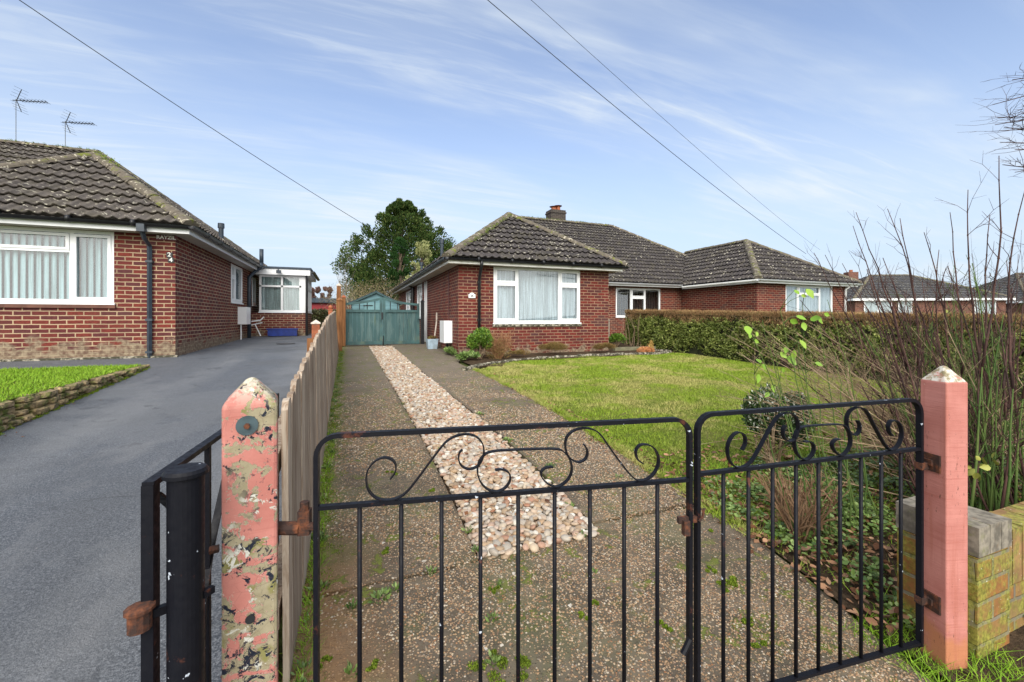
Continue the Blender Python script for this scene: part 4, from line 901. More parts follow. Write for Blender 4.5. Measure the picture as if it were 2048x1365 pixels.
flue(HC, 2.62, 12.6, 2.9, 3.62, .05); flue(HC, 2.62, 16.4, 2.85, 3.4, .05)
# moss cushions on roof edges
_x = (X1, YM, hm) = SAVEL[:3]
def moss_on(lines, n, s, parent):
    P = []
    for (a, b, wd, k) in lines:
        a, b = np.array(a), np.array(b); t = rng.random(int(n*k))**1.0; c = np.array([a+(b-a)*q for q in t])+rng.normal(size=(int(n*k), 3))*np.array([wd, wd, .02]); P.append(c)
    P = np.concatenate(P); cl = np.repeat(P, 14, 0)+rng.normal(size=(len(P)*14, 3))*s*.8
    V, F = leaves(cl, np.full(len(cl), s), D=np.tile([0, 0, 1.0], (len(cl), 1)), jit=.7); return npmesh('moss', V, F, M_moss, parent)
moss_on([((X1-hm, YM+hm-.08, ZE+PL*hm+.06), (X1-hm-4, YM+hm-.08, ZE+PL*hm+.06), .03, 1.6), ((ax_, ay_-.03, az_+.10), (ax_+.6, ay_-.6, az_-.36), .05, .6)], 60, .022, HB)
X0, Y0, wl, YM, hm, XR = 2.10, 9.60, 2.5, 13.80, 4.84, 17.7
moss_on([((X0+wl+.1, Y0+wl-.1, 4.46), (X0+.5, Y0+.35, 3.0), .05, 1.2), ((X0+hm, YM+hm-.07, 6.12), (XR-hm, YM+hm-.07, 6.12), .03, 2)], 60, .022, HC)
# number plaque
sg = thing('number_plaque', (2.75, 9.95, 1.80), 'white arched number plaque on the brick beside the black downpipe', 'sign')
m = MB(); sh = [(-.085, -.06), (.085, -.06), (.085, .03), (.05, .04), (.03, .062), (0, .07), (-.03, .062), (-.05, .04), (-.085, .03)]
px_, pz_ = 2.805, 1.79; m.face([(px_+a, 9.925, pz_+b) for a, b in sh]); 
for a, b in zip(sh, sh[1:]+sh[:1]): m.face([(px_+a[0], 9.925, pz_+a[1]), (px_+b[0], 9.925, pz_+b[1]), (px_+b[0], 9.958, pz_+b[1]), (px_+a[0], 9.958, pz_+a[1])])
m.build('plate', M_white, sg); text_part('26', .075, M_black, sg, Matrix.Translation((px_, 9.923, pz_-.01)) @ FACEY, ext=.001)

# ------------------------------------------------------------------ far houses
def far_house(loc, ang, L, Dp, hw, hr, label, chim=None, wins=(), gmat=None):
    t = thing('bungalow', loc, label, 'bungalow'); R = Matrix.Rotation(ang, 3, 'Z'); o_ = Vector(loc)
    def T(mb): mb.v = [tuple(R @ Vector(v)+o_) for v in mb.v]; return mb
    m = MB(); wall(m, 'y', 0, 0, L, 0, hw, [], -1); wall(m, 'x', 0, 0, Dp, 0, hw, [], -1); wall(m, 'x', L, 0, Dp, 0, hw, [], 1); T(m).build('wall', M_brickF, t)
    r = MB(); h = Dp/2+.3; p = (hr-hw)/h
    slope(r, (-.3, -.3), (1, 0), (0, 1), hw, p, lambda s: s, lambda s: L+.6-s, h, du=.09, per=.3, amp=.03)
    slope(r, (-.3, -.3), (0, 1), (1, 0), hw, p, lambda s: s, lambda s: Dp+.6-s, h, du=.09, per=.3, amp=.03)
    slope(r, (L+.3, -.3), (0, 1), (-1, 0), hw, p, lambda s: s, lambda s: Dp+.6-s, h, du=.09, per=.3, amp=.03); T(r).build('roof', M_tileF, t)
    r = MB(); ridge(r, (-.3, -.3, hw+.03), (-.3+h, -.3+h, hr+.03)); ridge(r, (L+.3, -.3, hw+.03), (L+.3-h, -.3+h, hr+.03)); ridge(r, (-.3+h, -.3+h, hr+.03), (L+.3-h, -.3+h, hr+.03)); T(r).build('ridge_tiles', M_ridge, t)
    f = MB(); f.box(-.3, L+.3, -.36, -.30, hw-.16, hw); f.box(-.36, -.30, -.3, Dp, hw-.16, hw); T(f).build('fascia', M_white, t)
    if chim: m = MB(); m.box(chim-.4, chim+.4, Dp/2-.3, Dp/2+.3, hr-.4, hr+.30); c = T(m).build('chimney', M_brickF, t); m = MB(); m.tube([(chim, Dp/2, hr+.28), (chim, Dp/2, hr+.5)], .13, 10); T(m).build('chimney_pot', M_terra, c)
    for (a, b, z0, z1) in wins:
        m = MB()
        for q in ((a, a+.08, z0, z1), (b-.08, b, z0, z1), (a+.08, b-.08, z0, z0+.08), (a+.08, b-.08, z1-.08, z1), ((a+b)/2-.04, (a+b)/2+.04, z0+.08, z1-.08)): m.box(q[0], q[1], -.06, -.01, q[2], q[3])
        wn_ = T(m).build('window', M_white, t); m = MB(); m.box(a+.05, b-.05, -.03, -.012, z0+.05, z1-.05); T(m).build('pane', plain('pale_pane', (.35, .42, .45), .08, .1), wn_)
    return t
far_house((36.0, 20.4, .5), math.radians(-26), 10.5, 7.4, 2.25, 4.35, 'far brick bungalow with dark tile roof seen past the hedge through the bare stems', 2.2, [(.6, 2.6, .9, 2.1), (3.0, 4.0, .9, 2.1), (8.3, 9.8, .9, 2.05)])
far_house((52.5, 17.0, .5), math.radians(-20), 12, 8, 2.2, 4.9, 'furthest bungalow roof at the right edge beyond the hedge', None, [(1, 3, .9, 2.0)])

# ------------------------------------------------------------------ fence with pickets
FX = lambda y: -.185-.0068*(y-1.5)         # foot
FT = lambda y: -.19-.0137*(y-1.5)          # head
FH = lambda y: float(np.interp(y, [1.5, 1.9, 3.2, 5.2, 8.5, 11.8], [.955, 1.0, 1.095, 1.23, 1.34, 1.42]))
fn = thing('picket_fence', (-.22, 6.5, .2), 'long weathered grey-brown board fence between the asphalt and the concrete drives', 'fence')
y = 1.50; k = 0
while y < 11.8 and k < 99:
    wd = .098+random.uniform(-.006, .006); zt = FH(y)+random.uniform(-.012, .012); z0 = zR(y)-.02; xa, xb = FX(y), FT(y); lean = random.uniform(-.006, .006); tw = random.uniform(-.006, .006)
    m = MB(); t_ = .019
    def pl(yy, z, fx): f_ = (z-z0)/(zt-z0); return (xa+(xb-xa)*f_+fx, yy+lean*f_, z)
    hh = [(y, z0), (y+wd, z0), (y+wd, zt-.030), (y+wd*.78, zt-.004), (y+wd*.5, zt), (y+wd*.22, zt-.004), (y, zt-.030)]
    rt_ = [pl(a, b, t_/2+tw*(a-y)/wd) for a, b in hh]; lf_ = [pl(a, b, -t_/2+tw*(a-y)/wd) for a, b in hh]
    m.face(rt_[::1]); m.face(lf_[::-1])
    for i in range(len(hh)): j = (i+1) % len(hh); m.face([rt_[i], lf_[i], lf_[j], rt_[j]])
    m.build('picket', M_picket, fn); y += .119+random.uniform(-.004, .004); k += 1
YEND = y
for zf in (.25, .78):
    m = MB()
    for a, b in zip(np.linspace(1.5, YEND, 8)[:-1], np.linspace(1.5, YEND, 8)[1:]):
        g_ = lambda q: (FX(q)+(FT(q)-FX(q))*zf-.045, q, zR(q)+(FH(q)-zR(q))*zf)
        m.bar(g_(a), g_(b), .05, .07)
    m.build('rail', M_picket, fn)
m = MB()
for yy in (1.56, 4.2, 6.9, 9.6): m.box(FX(yy)-.15, FX(yy)-.07, yy, yy+.08, zL(yy)-.1, FH(yy)-.12)
m.build('posts', M_brown, fn)
# small painted post with cap left of the fence, and ball finial post
def cap_post(x, y, z0, z1, w, mat, capmat, label, ball=False, name='fence_post', group=None):
    t = thing(name, (x, y, z0), label, 'post', group); m = MB(); m.box(x-w/2, x+w/2, y-w/2, y+w/2, z0, z1); m.build('shaft', mat, t, bevel=.004)
    m = MB(); c = w*.62
    m.box(x-c, x+c, y-c, y+c, z1, z1+.02)
    if ball: m.tube([(x, y, z1+.02), (x, y, z1+.035), (x, y, z1+.07), (x, y, z1+.10), (x, y, z1+.12)], [c*.5, c*.8, c*.95, c*.6, .004], 10)
    else:
        ap = (x, y, z1+.085); q = [(x-c, y-c, z1+.02), (x+c, y-c, z1+.02), (x+c, y+c, z1+.02), (x-c, y+c, z1+.02)]
        for i in range(4): m.face([q[i], q[(i+1) % 4], ap])
    m.build('cap', capmat, t); return t
cap_post(-.60, 9.0, zL(9.0), 1.12, .14, M_terra, M_timbW, 'short post with pale pyramid cap on the asphalt side of the fence')
cap_post(-.40, 10.6, .4, 1.42, .09, M_terra, M_terra, 'orange ball-topped post just behind the far end of the fence', ball=True)
cap_post(-.235, 12.05, .34, 1.70, .13, M_brown, M_brown, 'brown stained gatepost at the end of the fence beside the green gates')
cap_post(-.27, 12.95, .38, 2.15, .11, M_brown, M_timbW, 'tallest brown post with pale cap behind the brown gatepost')
cap_post(-.15, 13.5, .38, 1.85, .11, M_brown, M_terra, 'brown hanging post against the left leaf of the green gates')

# ------------------------------------------------------------------ green drive gates
def green_leaf(xa, xb, hi_at, label):
    t = thing('timber_gate', (xa, 13.6, .42), label, 'gate', 'green timber gates across the drive'); z0, zp, Y = .45, 1.47, 13.6
    m = MB(); n = 9; W = (xb-xa-.02)/n
    for i in range(n): m.box(xa+.01+i*W+.003, xa+.01+(i+1)*W-.003, Y-.0, Y+.022, z0, zp)
    m.build('board_panel', M_green, t)
    zo, zi = 1.70, 1.88
    m = MB(); hL = zi if hi_at == 'L' else zo; hR = zi if hi_at == 'R' else zo
    m.box(xa, xa+.08, Y-.045, Y-.003, z0-.03, hL); m.box(xb-.08, xb, Y-.045, Y-.003, z0-.03, hR); m.box(xa+.08, xb-.08, Y-.04, Y-.003, zp-.05, zp+.03); m.box(xa+.08, xb-.08, Y-.04, Y-.003, z0-.02, z0+.08)
    K = 8; P = lambda s: (xa+(xb-xa)*s, zo+(zi-zo)*((s if hi_at == 'R' else 1-s)**1.7))
    for i in range(K):
        a, b = P(i/K), P((i+1)/K); m.bar((a[0], Y-.024, a[1]-.03), (b[0], Y-.024, b[1]-.03), .045, .07)
    m.build('frame', M_greenF, t)
    m = MB()
    for i in range(1, 5):
        s = i/5; a = P(s); m.tube([(a[0], Y-.02, zp), (a[0], Y-.02, a[1]-.04)], .013, 6)
    m.build('spindles', M_black, t); return t
gl1 = green_leaf(-.15, .965, 'R', 'left leaf of the weathered blue-green timber drive gates')
gl2 = green_leaf(.975, 2.10, 'L', 'right leaf of the weathered blue-green timber drive gates')
m = MB(); m.box(.93, .975, 13.52, 13.553, 1.20, 1.42); m.build('latch', M_black, gl1); m = MB(); m.tube([(2.06, 13.53, 1.2), (2.13, 13.53, 1.2)], .02, 6); m.tube([(.99, 13.54, .38), (.99, 13.54, .7)], .012, 6); m.build('hinge', M_black, gl2)
cap_post(2.2, 13.62, .35, 1.75, .10, M_black, M_black, 'dark gatepost between the green gates and the house wall')
# ------------------------------------------------------------------ shed
t = thing('garden_shed', (.95, 17.6, .42), 'blue-green timber garden shed with pitched felt roof behind the gates', 'shed')
m = MB(); sx0, sx1, sy0, sy1, zw, za, xc = .08, 1.84, 17, 19.2, 1.86, 2.27, .965
nb = 11
for i in range(nb):
    za0 = .44+(zw-.44)*i/nb; zb = .44+(zw-.44)*(i+1)/nb
    for (a, b) in (((sx0, sy0), (sx1, sy0)), ((sx0, sy1), (sx0, sy0)), ((sx1, sy0), (sx1, sy1))):
        d = Vector((b[0]-a[0], b[1]-a[1], 0)).normalized(); nrm = Vector((d.y, -d.x, 0))*.014
        m.face([Vector((*a, za0))+nrm, Vector((*b, za0))+nrm, Vector((*b, zb)), Vector((*a, zb))])
m.face([(sx0, sy0, zw), (sx1, sy0, zw), (xc, sy0, za)]); m.build('cladding', M_shed, t)
m = MB()
for xs_, sg_ in ((sx0-.12, 1), (sx1+.12, -1)):
    p = [(xs_, sy0-.12), (xc, sy0-.12)]; q0, q1 = zw-.05, za+.03
    m.face([(xs_, sy0-.12, q0), (xc, sy0-.12, q1), (xc, sy1, q1), (xs_, sy1, q0)]); m.face([(xs_, sy0-.12, q0-.025), (xc, sy0-.12, q1-.025), (xc, sy1, q1-.025), (xs_, sy1, q0-.025)]); m.face([(xs_, sy0-.12, q0), (xc, sy0-.12, q1), (xc, sy0-.12, q1-.025), (xs_, sy0-.12, q0-.025)])
m.build('roof', M_felt, t)
m = MB(); m.bar((sx0-.1, sy0-.10, zw-.07), (xc, sy0-.10, za-.02), .02, .07); m.bar((sx1+.1, sy0-.10, zw-.07), (xc, sy0-.10, za-.02), .02, .07); m.build('barge_board', M_greenF, t)
m = MB(); m.box(.55, 1.15, 16.96, 16.985, .5, 1.83)
d_ = m.build('door', plain('shed_door_paint', (.16, .31, .34), .6, .1, 3), t); m = MB(); m.box(.5, .85, 16.93, 16.958, 1.72, 1.745); m.build('door_hinge', M_black, d_)

# ------------------------------------------------------------------ iron gates
def catmull(pts, n=6):
    out = []; P = [pts[0]]+pts+[pts[-1]]
    for i in range(1, len(P)-2):
        for j in range(n):
            t = j/n; a, b, c, d = P[i-1], P[i], P[i+1], P[i+2]
            out.append(tuple(.5*((2*b[k])+(-a[k]+c[k])*t+(2*a[k]-5*b[k]+4*c[k]-d[k])*t*t+(-a[k]+3*b[k]-3*c[k]+d[k])*t**3) for k in range(len(a))))
    return out+[pts[-1]]
SCR = [[(.178, .81), (.19, .828), (.191, .846), (.181, .861), (.16, .867), (.138, .857), (.122, .835), (.119, .806), (.128, .779), (.148, .761), (.173, .756), (.199, .761), (.219, .774), (.245, .805), (.282, .854), (.314, .894), (.338, .911), (.368, .917), (.395, .911), (.413, .893), (.419, .87), (.414, .846), (.401, .829), (.379, .823), (.36, .833), (.352, .85), (.354, .868), (.362, .876)],
 [(.449, .816), (.47, .816), (.487, .805), (.49, .786), (.478, .767), (.456, .757), (.431, .764), (.412, .783), (.402, .811), (.406, .841), (.423, .861), (.445, .867), (.478, .868), (.547, .867), (.622, .863), (.646, .849), (.661, .825), (.663, .796), (.649, .772), (.622, .758), (.596, .768), (.579, .786), (.576, .802), (.59, .813), (.610, .814)],
 [(.699, .872), (.709, .854), (.706, .834), (.688, .823), (.667, .829), (.651, .847), (.645, .874), (.651, .897), (.67, .912), (.7, .918), (.73, .911), (.752, .892), (.779, .853), (.811, .81), (.836, .779), (.861, .759), (.893, .762), (.917, .784), (.926, .815), (.915, .845), (.893, .860), (.867, .860), (.855, .843), (.861, .819), (.877, .807)]]
def iron_gate(A, B, zb, zm, zt, label, zoff=0.0, hs=None, name='iron_gate', bars=9, stile_t=.018, group='black wrought iron drive gates'):
    A, B = Vector((*A, 0)), Vector((*B, 0)); L = (B-A).length; d = (B-A)/L; nrm = Vector((-d.y, d.x, 0))
    t = thing(name, (A.x, A.y, zb), label, 'gate', group)
    P = lambda u, z, n=0.0: A+d*u+nrm*n+Vector((0, 0, z))
    # outer frame with rounded top corners
    m = MB(); r = .05; path = [P(0, zb)]+[P(0, zt-r-.001)]
    for k in range(7): an = PI-k*(PI/2)/6; path.append(P(r+r*math.cos(an), zt-r+r*math.sin(an)))
    for k in range(7): an = PI/2-k*(PI/2)/6; path.append(P(L-r+r*math.cos(an), zt-r+r*math.sin(an)))
    path.append(P(L, zb))
    # square section sweep
    base = len(m.v); h = stile_t/2; hz_ = .0058
    for i, p in enumerate(path):
        tg = (path[min(i+1, len(path)-1)]-path[max(i-1, 0)]).normalized(); sd = nrm.cross(tg).normalized()
        wv = hz_ if 6 < i < len(path)-7 else h*.62
        for a, b in ((-1, -1), (1, -1), (1, 1), (-1, 1)): m.v.append(tuple(p+sd*wv*a+nrm*h*b))
    for i in range(len(path)-1):
        for k in range(4): m.f.append([base+4*i+k, base+4*i+(k+1) % 4, base+4*(i+1)+(k+1) % 4, base+4*(i+1)+k]); m.uv.append(None)
    for q in (0, len(path)-1): m.f.append([base+4*q+k for k in range(4)]); m.uv.append(None)
    m.build('frame', M_iron, t)
    for z_, nm in ((zm, 'rail'), (zb+.01, 'rail')):
        m = MB(); m.bar(P(.006, z_), P(L-.006, z_), .016, .010); m.build(nm, M_iron, t)
    for i in range(bars):
        u = L*(i+1)/(bars+1); m = MB(); m.tube([P(u, zb+.01), P(u, zm)], .0058, 8); m.build('bar', M_iron, t, smooth=True)
    for s_ in SCR:
        pts = catmull([(u*L/1.0245, zm+(z-.75)*(zt-zm-.012)/(.93-.75-.012)) for u, z in s_], 5); m = MB(); n = len(pts)
        for i in range(n):
            a = pts[max(i-1, 0)]; b = pts[min(i+1, n-1)]; tx, tz = b[0]-a[0], b[1]-a[1]; l = math.hypot(tx, tz) or 1; tx, tz = tx/l, tz/l
            for ss, dd in ((-1, -1), (1, -1), (1, 1), (-1, 1)): m.v.append(tuple(P(pts[i][0]-tz*.0018*ss, pts[i][1]+tx*.0018*ss, .0065*dd)))
        for i in range(n-1):
            for k in range(4): m.f.append([4*i+k, 4*i+(k+1) % 4, 4*(i+1)+(k+1) % 4, 4*(i+1)+k]); m.uv.append(None)
        for q in (0, n-1): m.f.append([4*q+k for k in range(4)]); m.uv.append(None)
        m.build('scroll', M_iron, t)
    return t, P, L, d, nrm
GA, GB, GC_, GE = (-.075, 1.145), (.925, .954), (.951, .951), (1.866, .856)
g1, P1, L1, d1, n1 = iron_gate(GA, GB, .075, .752, .929, 'wider left leaf of the black iron drive gates, hung from the peeling pink post')
g2, P2, L2, d2, n2 = iron_gate(GC_, GE, .075, .765, .938, 'right leaf of the black iron drive gates, hung from the smooth pink post')
# latch pieces
m = MB(); m.obox(P1(L1-.003, .636, 0)+n1*.0, d1*.034, n1*.006, Vector((0, 0, .009))); m.obox(P1(L1-.018, .618, -.010), d1*.009, n1*.008, Vector((0, 0, .021))); m.tube([P1(L1+.025, .632, -.01), P1(L1+.036, .645, -.01), P1(L1+.040, .668, -.01)], .004, 6); m.build('latch', M_rust, g1)
m = MB(); m.tube([P1(L1-.008, .30, -.016), P1(L1-.035, .265, -.022)], .009, 8); m.build('drop_bolt', M_iron, g1)
# hinges
LP = Vector((-.222, 1.19, 0))
m = MB(); h0 = P1(0, .705); q = LP+Vector((.07, -.0, .70)); m.tube([q-Vector((.03, 0, .0)), (q+h0)/2+Vector((0, 0, -.005))], .016, 10); m.obox((q+h0)/2+Vector((.01, 0, .01)), d1*.014, n1*.012, Vector((0, 0, .03))); m.tube([(q+h0)/2+Vector((.01, 0, .0)), h0], .010, 8); m.tube([(q+h0)/2+Vector((.01, 0, .03)), (q+h0)/2+Vector((.01, 0, .06))], .011, 8); m.build('hinge', M_rust, g1)
for zz_ in (.745, .275):
    m = MB(); m.obox(P2(L2+.02, zz_-.04, .0), d2*.028, n2*.012, Vector((0, 0, .012))); m.build('hinge', M_rust, g2)

# pink posts
def gatepost(c, w, ang, z0, zs, ztip, mat, label, capz=.03, bev=.006):
    t = thing('gatepost', (c[0], c[1], z0), label, 'gatepost', 'pink concrete gateposts'); ca, sa = math.cos(ang)*w/2, math.sin(ang)*w/2
    ax, ay = Vector((ca, sa, 0)), Vector((-sa, ca, 0)); m = MB(); C = Vector((c[0], c[1], 0)); zs_ = [z0-.05]+list(np.linspace(z0, zs, 20))
    ring = lambda z, k=1.0: [C+(-ax-ay)*k+Vector((0, 0, z)), C+(ax-ay)*k+Vector((0, 0, z)), C+(ax+ay)*k+Vector((0, 0, z)), C+(-ax+ay)*k+Vector((0, 0, z))]
    m.v += [tuple(p) for z in zs_ for p in ring(z)]
    for i in range(len(zs_)-1):
        for k in range(4): m.f.append([4*i+k, 4*i+(k+1) % 4, 4*i+4+(k+1) % 4, 4*i+4+k]); m.uv.append(None)
    b = 4*(len(zs_)-1); m.v += [tuple(p) for p in ring(ztip-.006, .14)]
    for k in range(4): m.f.append([b+k, b+(k+1) % 4, b+4+(k+1) % 4, b+4+k]); m.uv.append(None)
    m.f.append([b+4+k for k in range(4)]); m.uv.append(None)
    return t, m.build('shaft', mat, t, bevel=bev), ax, ay
t, o, ax, ay = gatepost((-.222, 1.19), .112, -YAW+math.radians(28.5), 0, 1.02, 1.083, M_pinkP, 'left pink concrete gatepost with badly peeling paint and a grey washer', bev=.009)
# washer and bolts on left post: on face towards camera
fdir = Vector((ay.x, ay.y, 0)).normalized()*-1; fc = Vector((-.222, 1.19, 0))+fdir*.056
m = MB(); c = fc+Vector((0, 0, .972))+ax.normalized()*-.006; m.tube([c, c+fdir*.004], .0225, 28); m.build('washer', M_steel, t)
m = MB(); m.tube([c+fdir*.003, c+fdir*.014], .0065, 6); m.build('bolt', M_rust, t); m = MB(); m.tube([fc+ax.normalized()*-.06+Vector((0, 0, .70)), fc+ax.normalized()*-.078+Vector((0, 0, .70))], .009, 6); m.build('bolt', M_rust, t)
m = MB(); c2 = fc+Vector((0, 0, .52)); m.tube([c2+fdir*.0005, c2+fdir*.004], .010, 12); m.build('bolt_hole', M_dark, t)
corner = Vector((1.8833, .7923, 0)); al = math.radians(6)   # corner facing the camera
v1 = Vector((FW[0]*math.cos(al)-RT[0]*math.sin(al)*-1*0+0, 0, 0))
e_lat = Vector((RT[0], RT[1], 0)); e_d = Vector((FW[0], FW[1], 0))
dv1 = -e_lat*math.sin(al)+e_d*math.cos(al); dv2 = e_lat*math.cos(al)+e_d*math.sin(al); WP = .084
cc = corner+dv1*WP/2+dv2*WP/2
t, o, ax, ay = gatepost((cc.x, cc.y), WP, math.atan2(dv2.y, dv2.x), .02, 1.003, 1.062, M_pink, 'right pink gatepost with smooth paint and white-flecked pyramid cap beside the brick pier', bev=.004)
for zz_ in (.72, .235):
    m = MB(); c = corner+dv1*(WP*.55)-dv2*.003+Vector((0, 0, zz_)); m.obox(c, dv1*.030, dv2*.003, Vector((0, 0, .030))); m.obox(c+dv1*.012-dv2*.006, dv1*.022, dv2*.004, Vector((0, 0, .010))); m.build('hinge_plate', M_rust, t)

# neighbour's open gate and round post at left
t = thing('steel_post', (-.31, 1.03, 0), 'round black steel post with flat cap in front of the open gate', 'post')
pc = Vector((-.3075, 1.031, 0)); m = MB(); m.tube([pc, pc+Vector((0, 0, .905))], .031, 28); m.build('shaft', M_iron, t, smooth=False); m = MB(); m.tube([pc+Vector((0, 0, .905)), pc+Vector((0, 0, .912)), pc+Vector((0, 0, .918))], [.0385, .0385, .034], 28); m.build('cap', M_iron, t)
A3 = Vector((-.362, 1.022, 0)); dd = (Vector((-.318, 1.62, 0))-A3).normalized(); 
t = thing('iron_gate', (A3.x, A3.y, .06), 'black iron gate of the left drive, swung open behind the round post', 'gate'); nn3 = Vector((-dd.y, dd.x, 0)); L3 = 1.0
Q = lambda u, z, n=0.0: A3+dd*u+nn3*n+Vector((0, 0, z))
ZT3 = .898
m = MB(); m.bar(Q(0, .06), Q(0, ZT3), .026, .020, up=tuple(nn3)); m.bar(Q(L3, .06), Q(L3, ZT3), .026, .020, up=tuple(nn3)); m.bar(Q(-.010, ZT3), Q(L3+.01, ZT3), .020, .012); m.bar(Q(0, .07), Q(L3, .07), .020, .014); m.build('frame', M_iron, t)
for u in (.28, .42, .56, .70, .84): m = MB(); m.bar(Q(u, .07), Q(u, ZT3-.004), .012, .012, up=tuple(nn3)); m.build('bar', M_iron, t)
for pts in ([(.02, .87), (.10, .80), (.16, .70), (.19, .58), (.2, .45), (.19, .25), (.13, .1)], [(.50, .885), (.44, .80), (.36, .70), (.29, .60), (.245, .48), (.24, .32), (.28, .16), (.36, .08)]):
    pts = catmull(pts, 4); m = MB()
    for i, (u, z) in enumerate(pts):
        a, b = pts[max(i-1, 0)], pts[min(i+1, len(pts)-1)]; tx, tz = b[0]-a[0], b[1]-a[1]; l = math.hypot(tx, tz) or 1; tx, tz = tx/l, tz/l
        for ss, d_ in ((-1, -1), (1, -1), (1, 1), (-1, 1)): m.v.append(tuple(Q(u-tz*.0025*ss, z+tx*.0025*ss, .009*d_)))
    for i in range(len(pts)-1):
        for k in range(4): m.f.append([4*i+k, 4*i+(k+1) % 4, 4*i+4+(k+1) % 4, 4*i+4+k]); m.uv.append(None)
    m.build('scroll', M_iron, t)
m = MB(); hc = Q(-.012, .66, .0); hd = (pc-A3); hd.z = 0
m.tube([hc+Vector((-.008, -.01, -.03)), hc+Vector((-.008, -.01, .006))], .019, 12); m.tube([hc+Vector((-.008, -.01, .006)), hc+Vector((-.008, -.01, .012)), hc+Vector((-.008, -.01, .016))], [.024, .024, .016], 12); m.build('hinge_knuckle', M_rust, t)
m = MB(); m.bar(hc+Vector((0, 0, -.012)), pc+Vector((-.02, 0, .645)), .012, .016); m.bar(pc+Vector((.028, .0, .655)), pc+Vector((.042, .016, .655)), .012, .014); m.build('hinge_arm', M_iron, t)

# ------------------------------------------------------------------ brick pier and wall at right
PXa, PXb, PYa, PYb, PZ = 2.035, 2.255, .775, 1.005, .49
t = thing('brick_pier', (2.15, .89, 0), 'short mossy brick pier with bricks on edge on top, behind the right pink post', 'pier')
m = MB(); m.box(PXa, PXb, PYa, PYb, -.02, PZ-.103); m.build('shaft', M_pier, t, bevel=.003)
for i, (a, b) in enumerate(((0, .072), (.076, .15), (.154, .227))):
    m = MB(); z1 = PZ+random.uniform(-.003, .003); m.box(PXa+a, PXa+b, PYa-.004, PYb+.004, PZ-.10, z1); m.build('coping_brick', plain('worn_grey_brick%d' % i, (.27, .24, .19), .9, .3, 30, .9, dirt=((.15, .16, .05), (.20, .12, .06))[i % 2]), t, bevel=.007)
t = thing('brick_wall', (3.2, .85, 0), 'low mossy brick wall running right from the pier', 'wall')
m = MB(); m.box(PXb+.002, 5.5, PYa+.024, PYa+.13, -.02, PZ-.282); m.build('wall_body', M_pier, t)
M_soldier = mossy(plain('ochre_brick', (.30, .17, .07), .9, .25, 14, .6), .40, .58)
m = MB(); x = PXb+.006
while x < 5.4:
    z1 = PZ-.066+random.uniform(-.003, .003); m.box(x, x+.066, PYa+.018, PYa+.128, PZ-.272, z1); x += .074
m.build('coping', M_soldier, t, bevel=.005)

# ------------------------------------------------------------------ stone edging of the left lawn
t_edge = MB()
def rock(mb, c, sx, sy, sz, ang):
    iv, fc = ico(1); b = len(mb.v); ca, sa = math.cos(ang), math.sin(ang); jt = [random.uniform(.78, 1.08) for _ in iv]
    for p, j in zip(iv, jt):
        q = np.sign(p)*np.abs(p)**.55*j; X, Y, Z = q[0]*sx, q[1]*sy, q[2]*sz
        mb.v.append((c[0]+X*ca-Y*sa, c[1]+X*sa+Y*ca, c[2]+Z))
    for f in fc: mb.f.append([int(i)+b for i in f]); mb.uv.append(None)
y = 1.2
while y < 8.25:
    H = LZ-zL(y)-.0
    rows = max(1, round(H/.06)); 
    for k in range(rows):
        h = H/rows; L = random.uniform(.12, .26); back = .05+.012*k
        rock(t_edge, (lw(y)-back+random.uniform(-.02, .03), y+random.uniform(-.06, .06), zL(y)+h*(k+.5)), L*.62, .085, h*.56, PI/2+random.uniform(-.1, .1)+.06)
    y += .20
tag(t_edge.build('stone_edging', M_stone, loc=(-2.8, 5, .3)), 'low dry stacked stone edging with moss along the raised left lawn', 'stone edging')
# front strip under left house wall
ys_ = MB(); ys_.box(-7.3, -2.93, 9.38, 9.448, .40, zL(9.4)+.035); tag(ys_.build('wall_kerb', M_stoneW, loc=(-5, 9.4, .5)), 'thin rough mortar kerb along the foot of the left front wall', 'kerb')
# edging of border bed at centre house
bd = MB(); pts = [(2.02, 7.7), (2.35, 8.05), (3.05, 8.52), (3.8, 8.85), (4.6, 8.98), (5.6, 9.02), (6.5, 9.0), (7.3, 8.9), (7.9, 8.98), (8.15, 9.15), (8.1, 9.5), (7.6, 9.75)]
pc_ = catmull(pts, 8)
for (a, b) in zip(pc_[:-1], pc_[1:]):
    L = math.hypot(b[0]-a[0], b[1]-a[1]); hh_ = .05 if a[0] > 5.2 else .035
    rock(bd, ((a[0]+b[0])/2, (a[1]+b[1])/2, zR(a[1])+.03), L*.62, .06, hh_+random.uniform(-.01, .012), math.atan2(b[1]-a[1], b[0]-a[0]))
tag(bd.build('border_edging', M_stoneW, loc=(5, 9, .27)), 'low pale lichened stone edging between lawn and house border', 'stone edging')
bd = MB(); bd.box(6.9, 8.3, 9.85, 9.97, .28, .42); tag(bd.build('raised_kerb', plain('mossy_concrete', (.20, .19, .12), .9, .2, 12, .5, dirt=(.10, .13, .03)), loc=(7.5, 9.9, .3)), 'mossy concrete kerb behind the round end of the border', 'kerb')
cap_post(7.62, 11.3, .34, 1.16, .10, M_concP, M_concP, 'short grey concrete post in the gap between the house and the hedge')

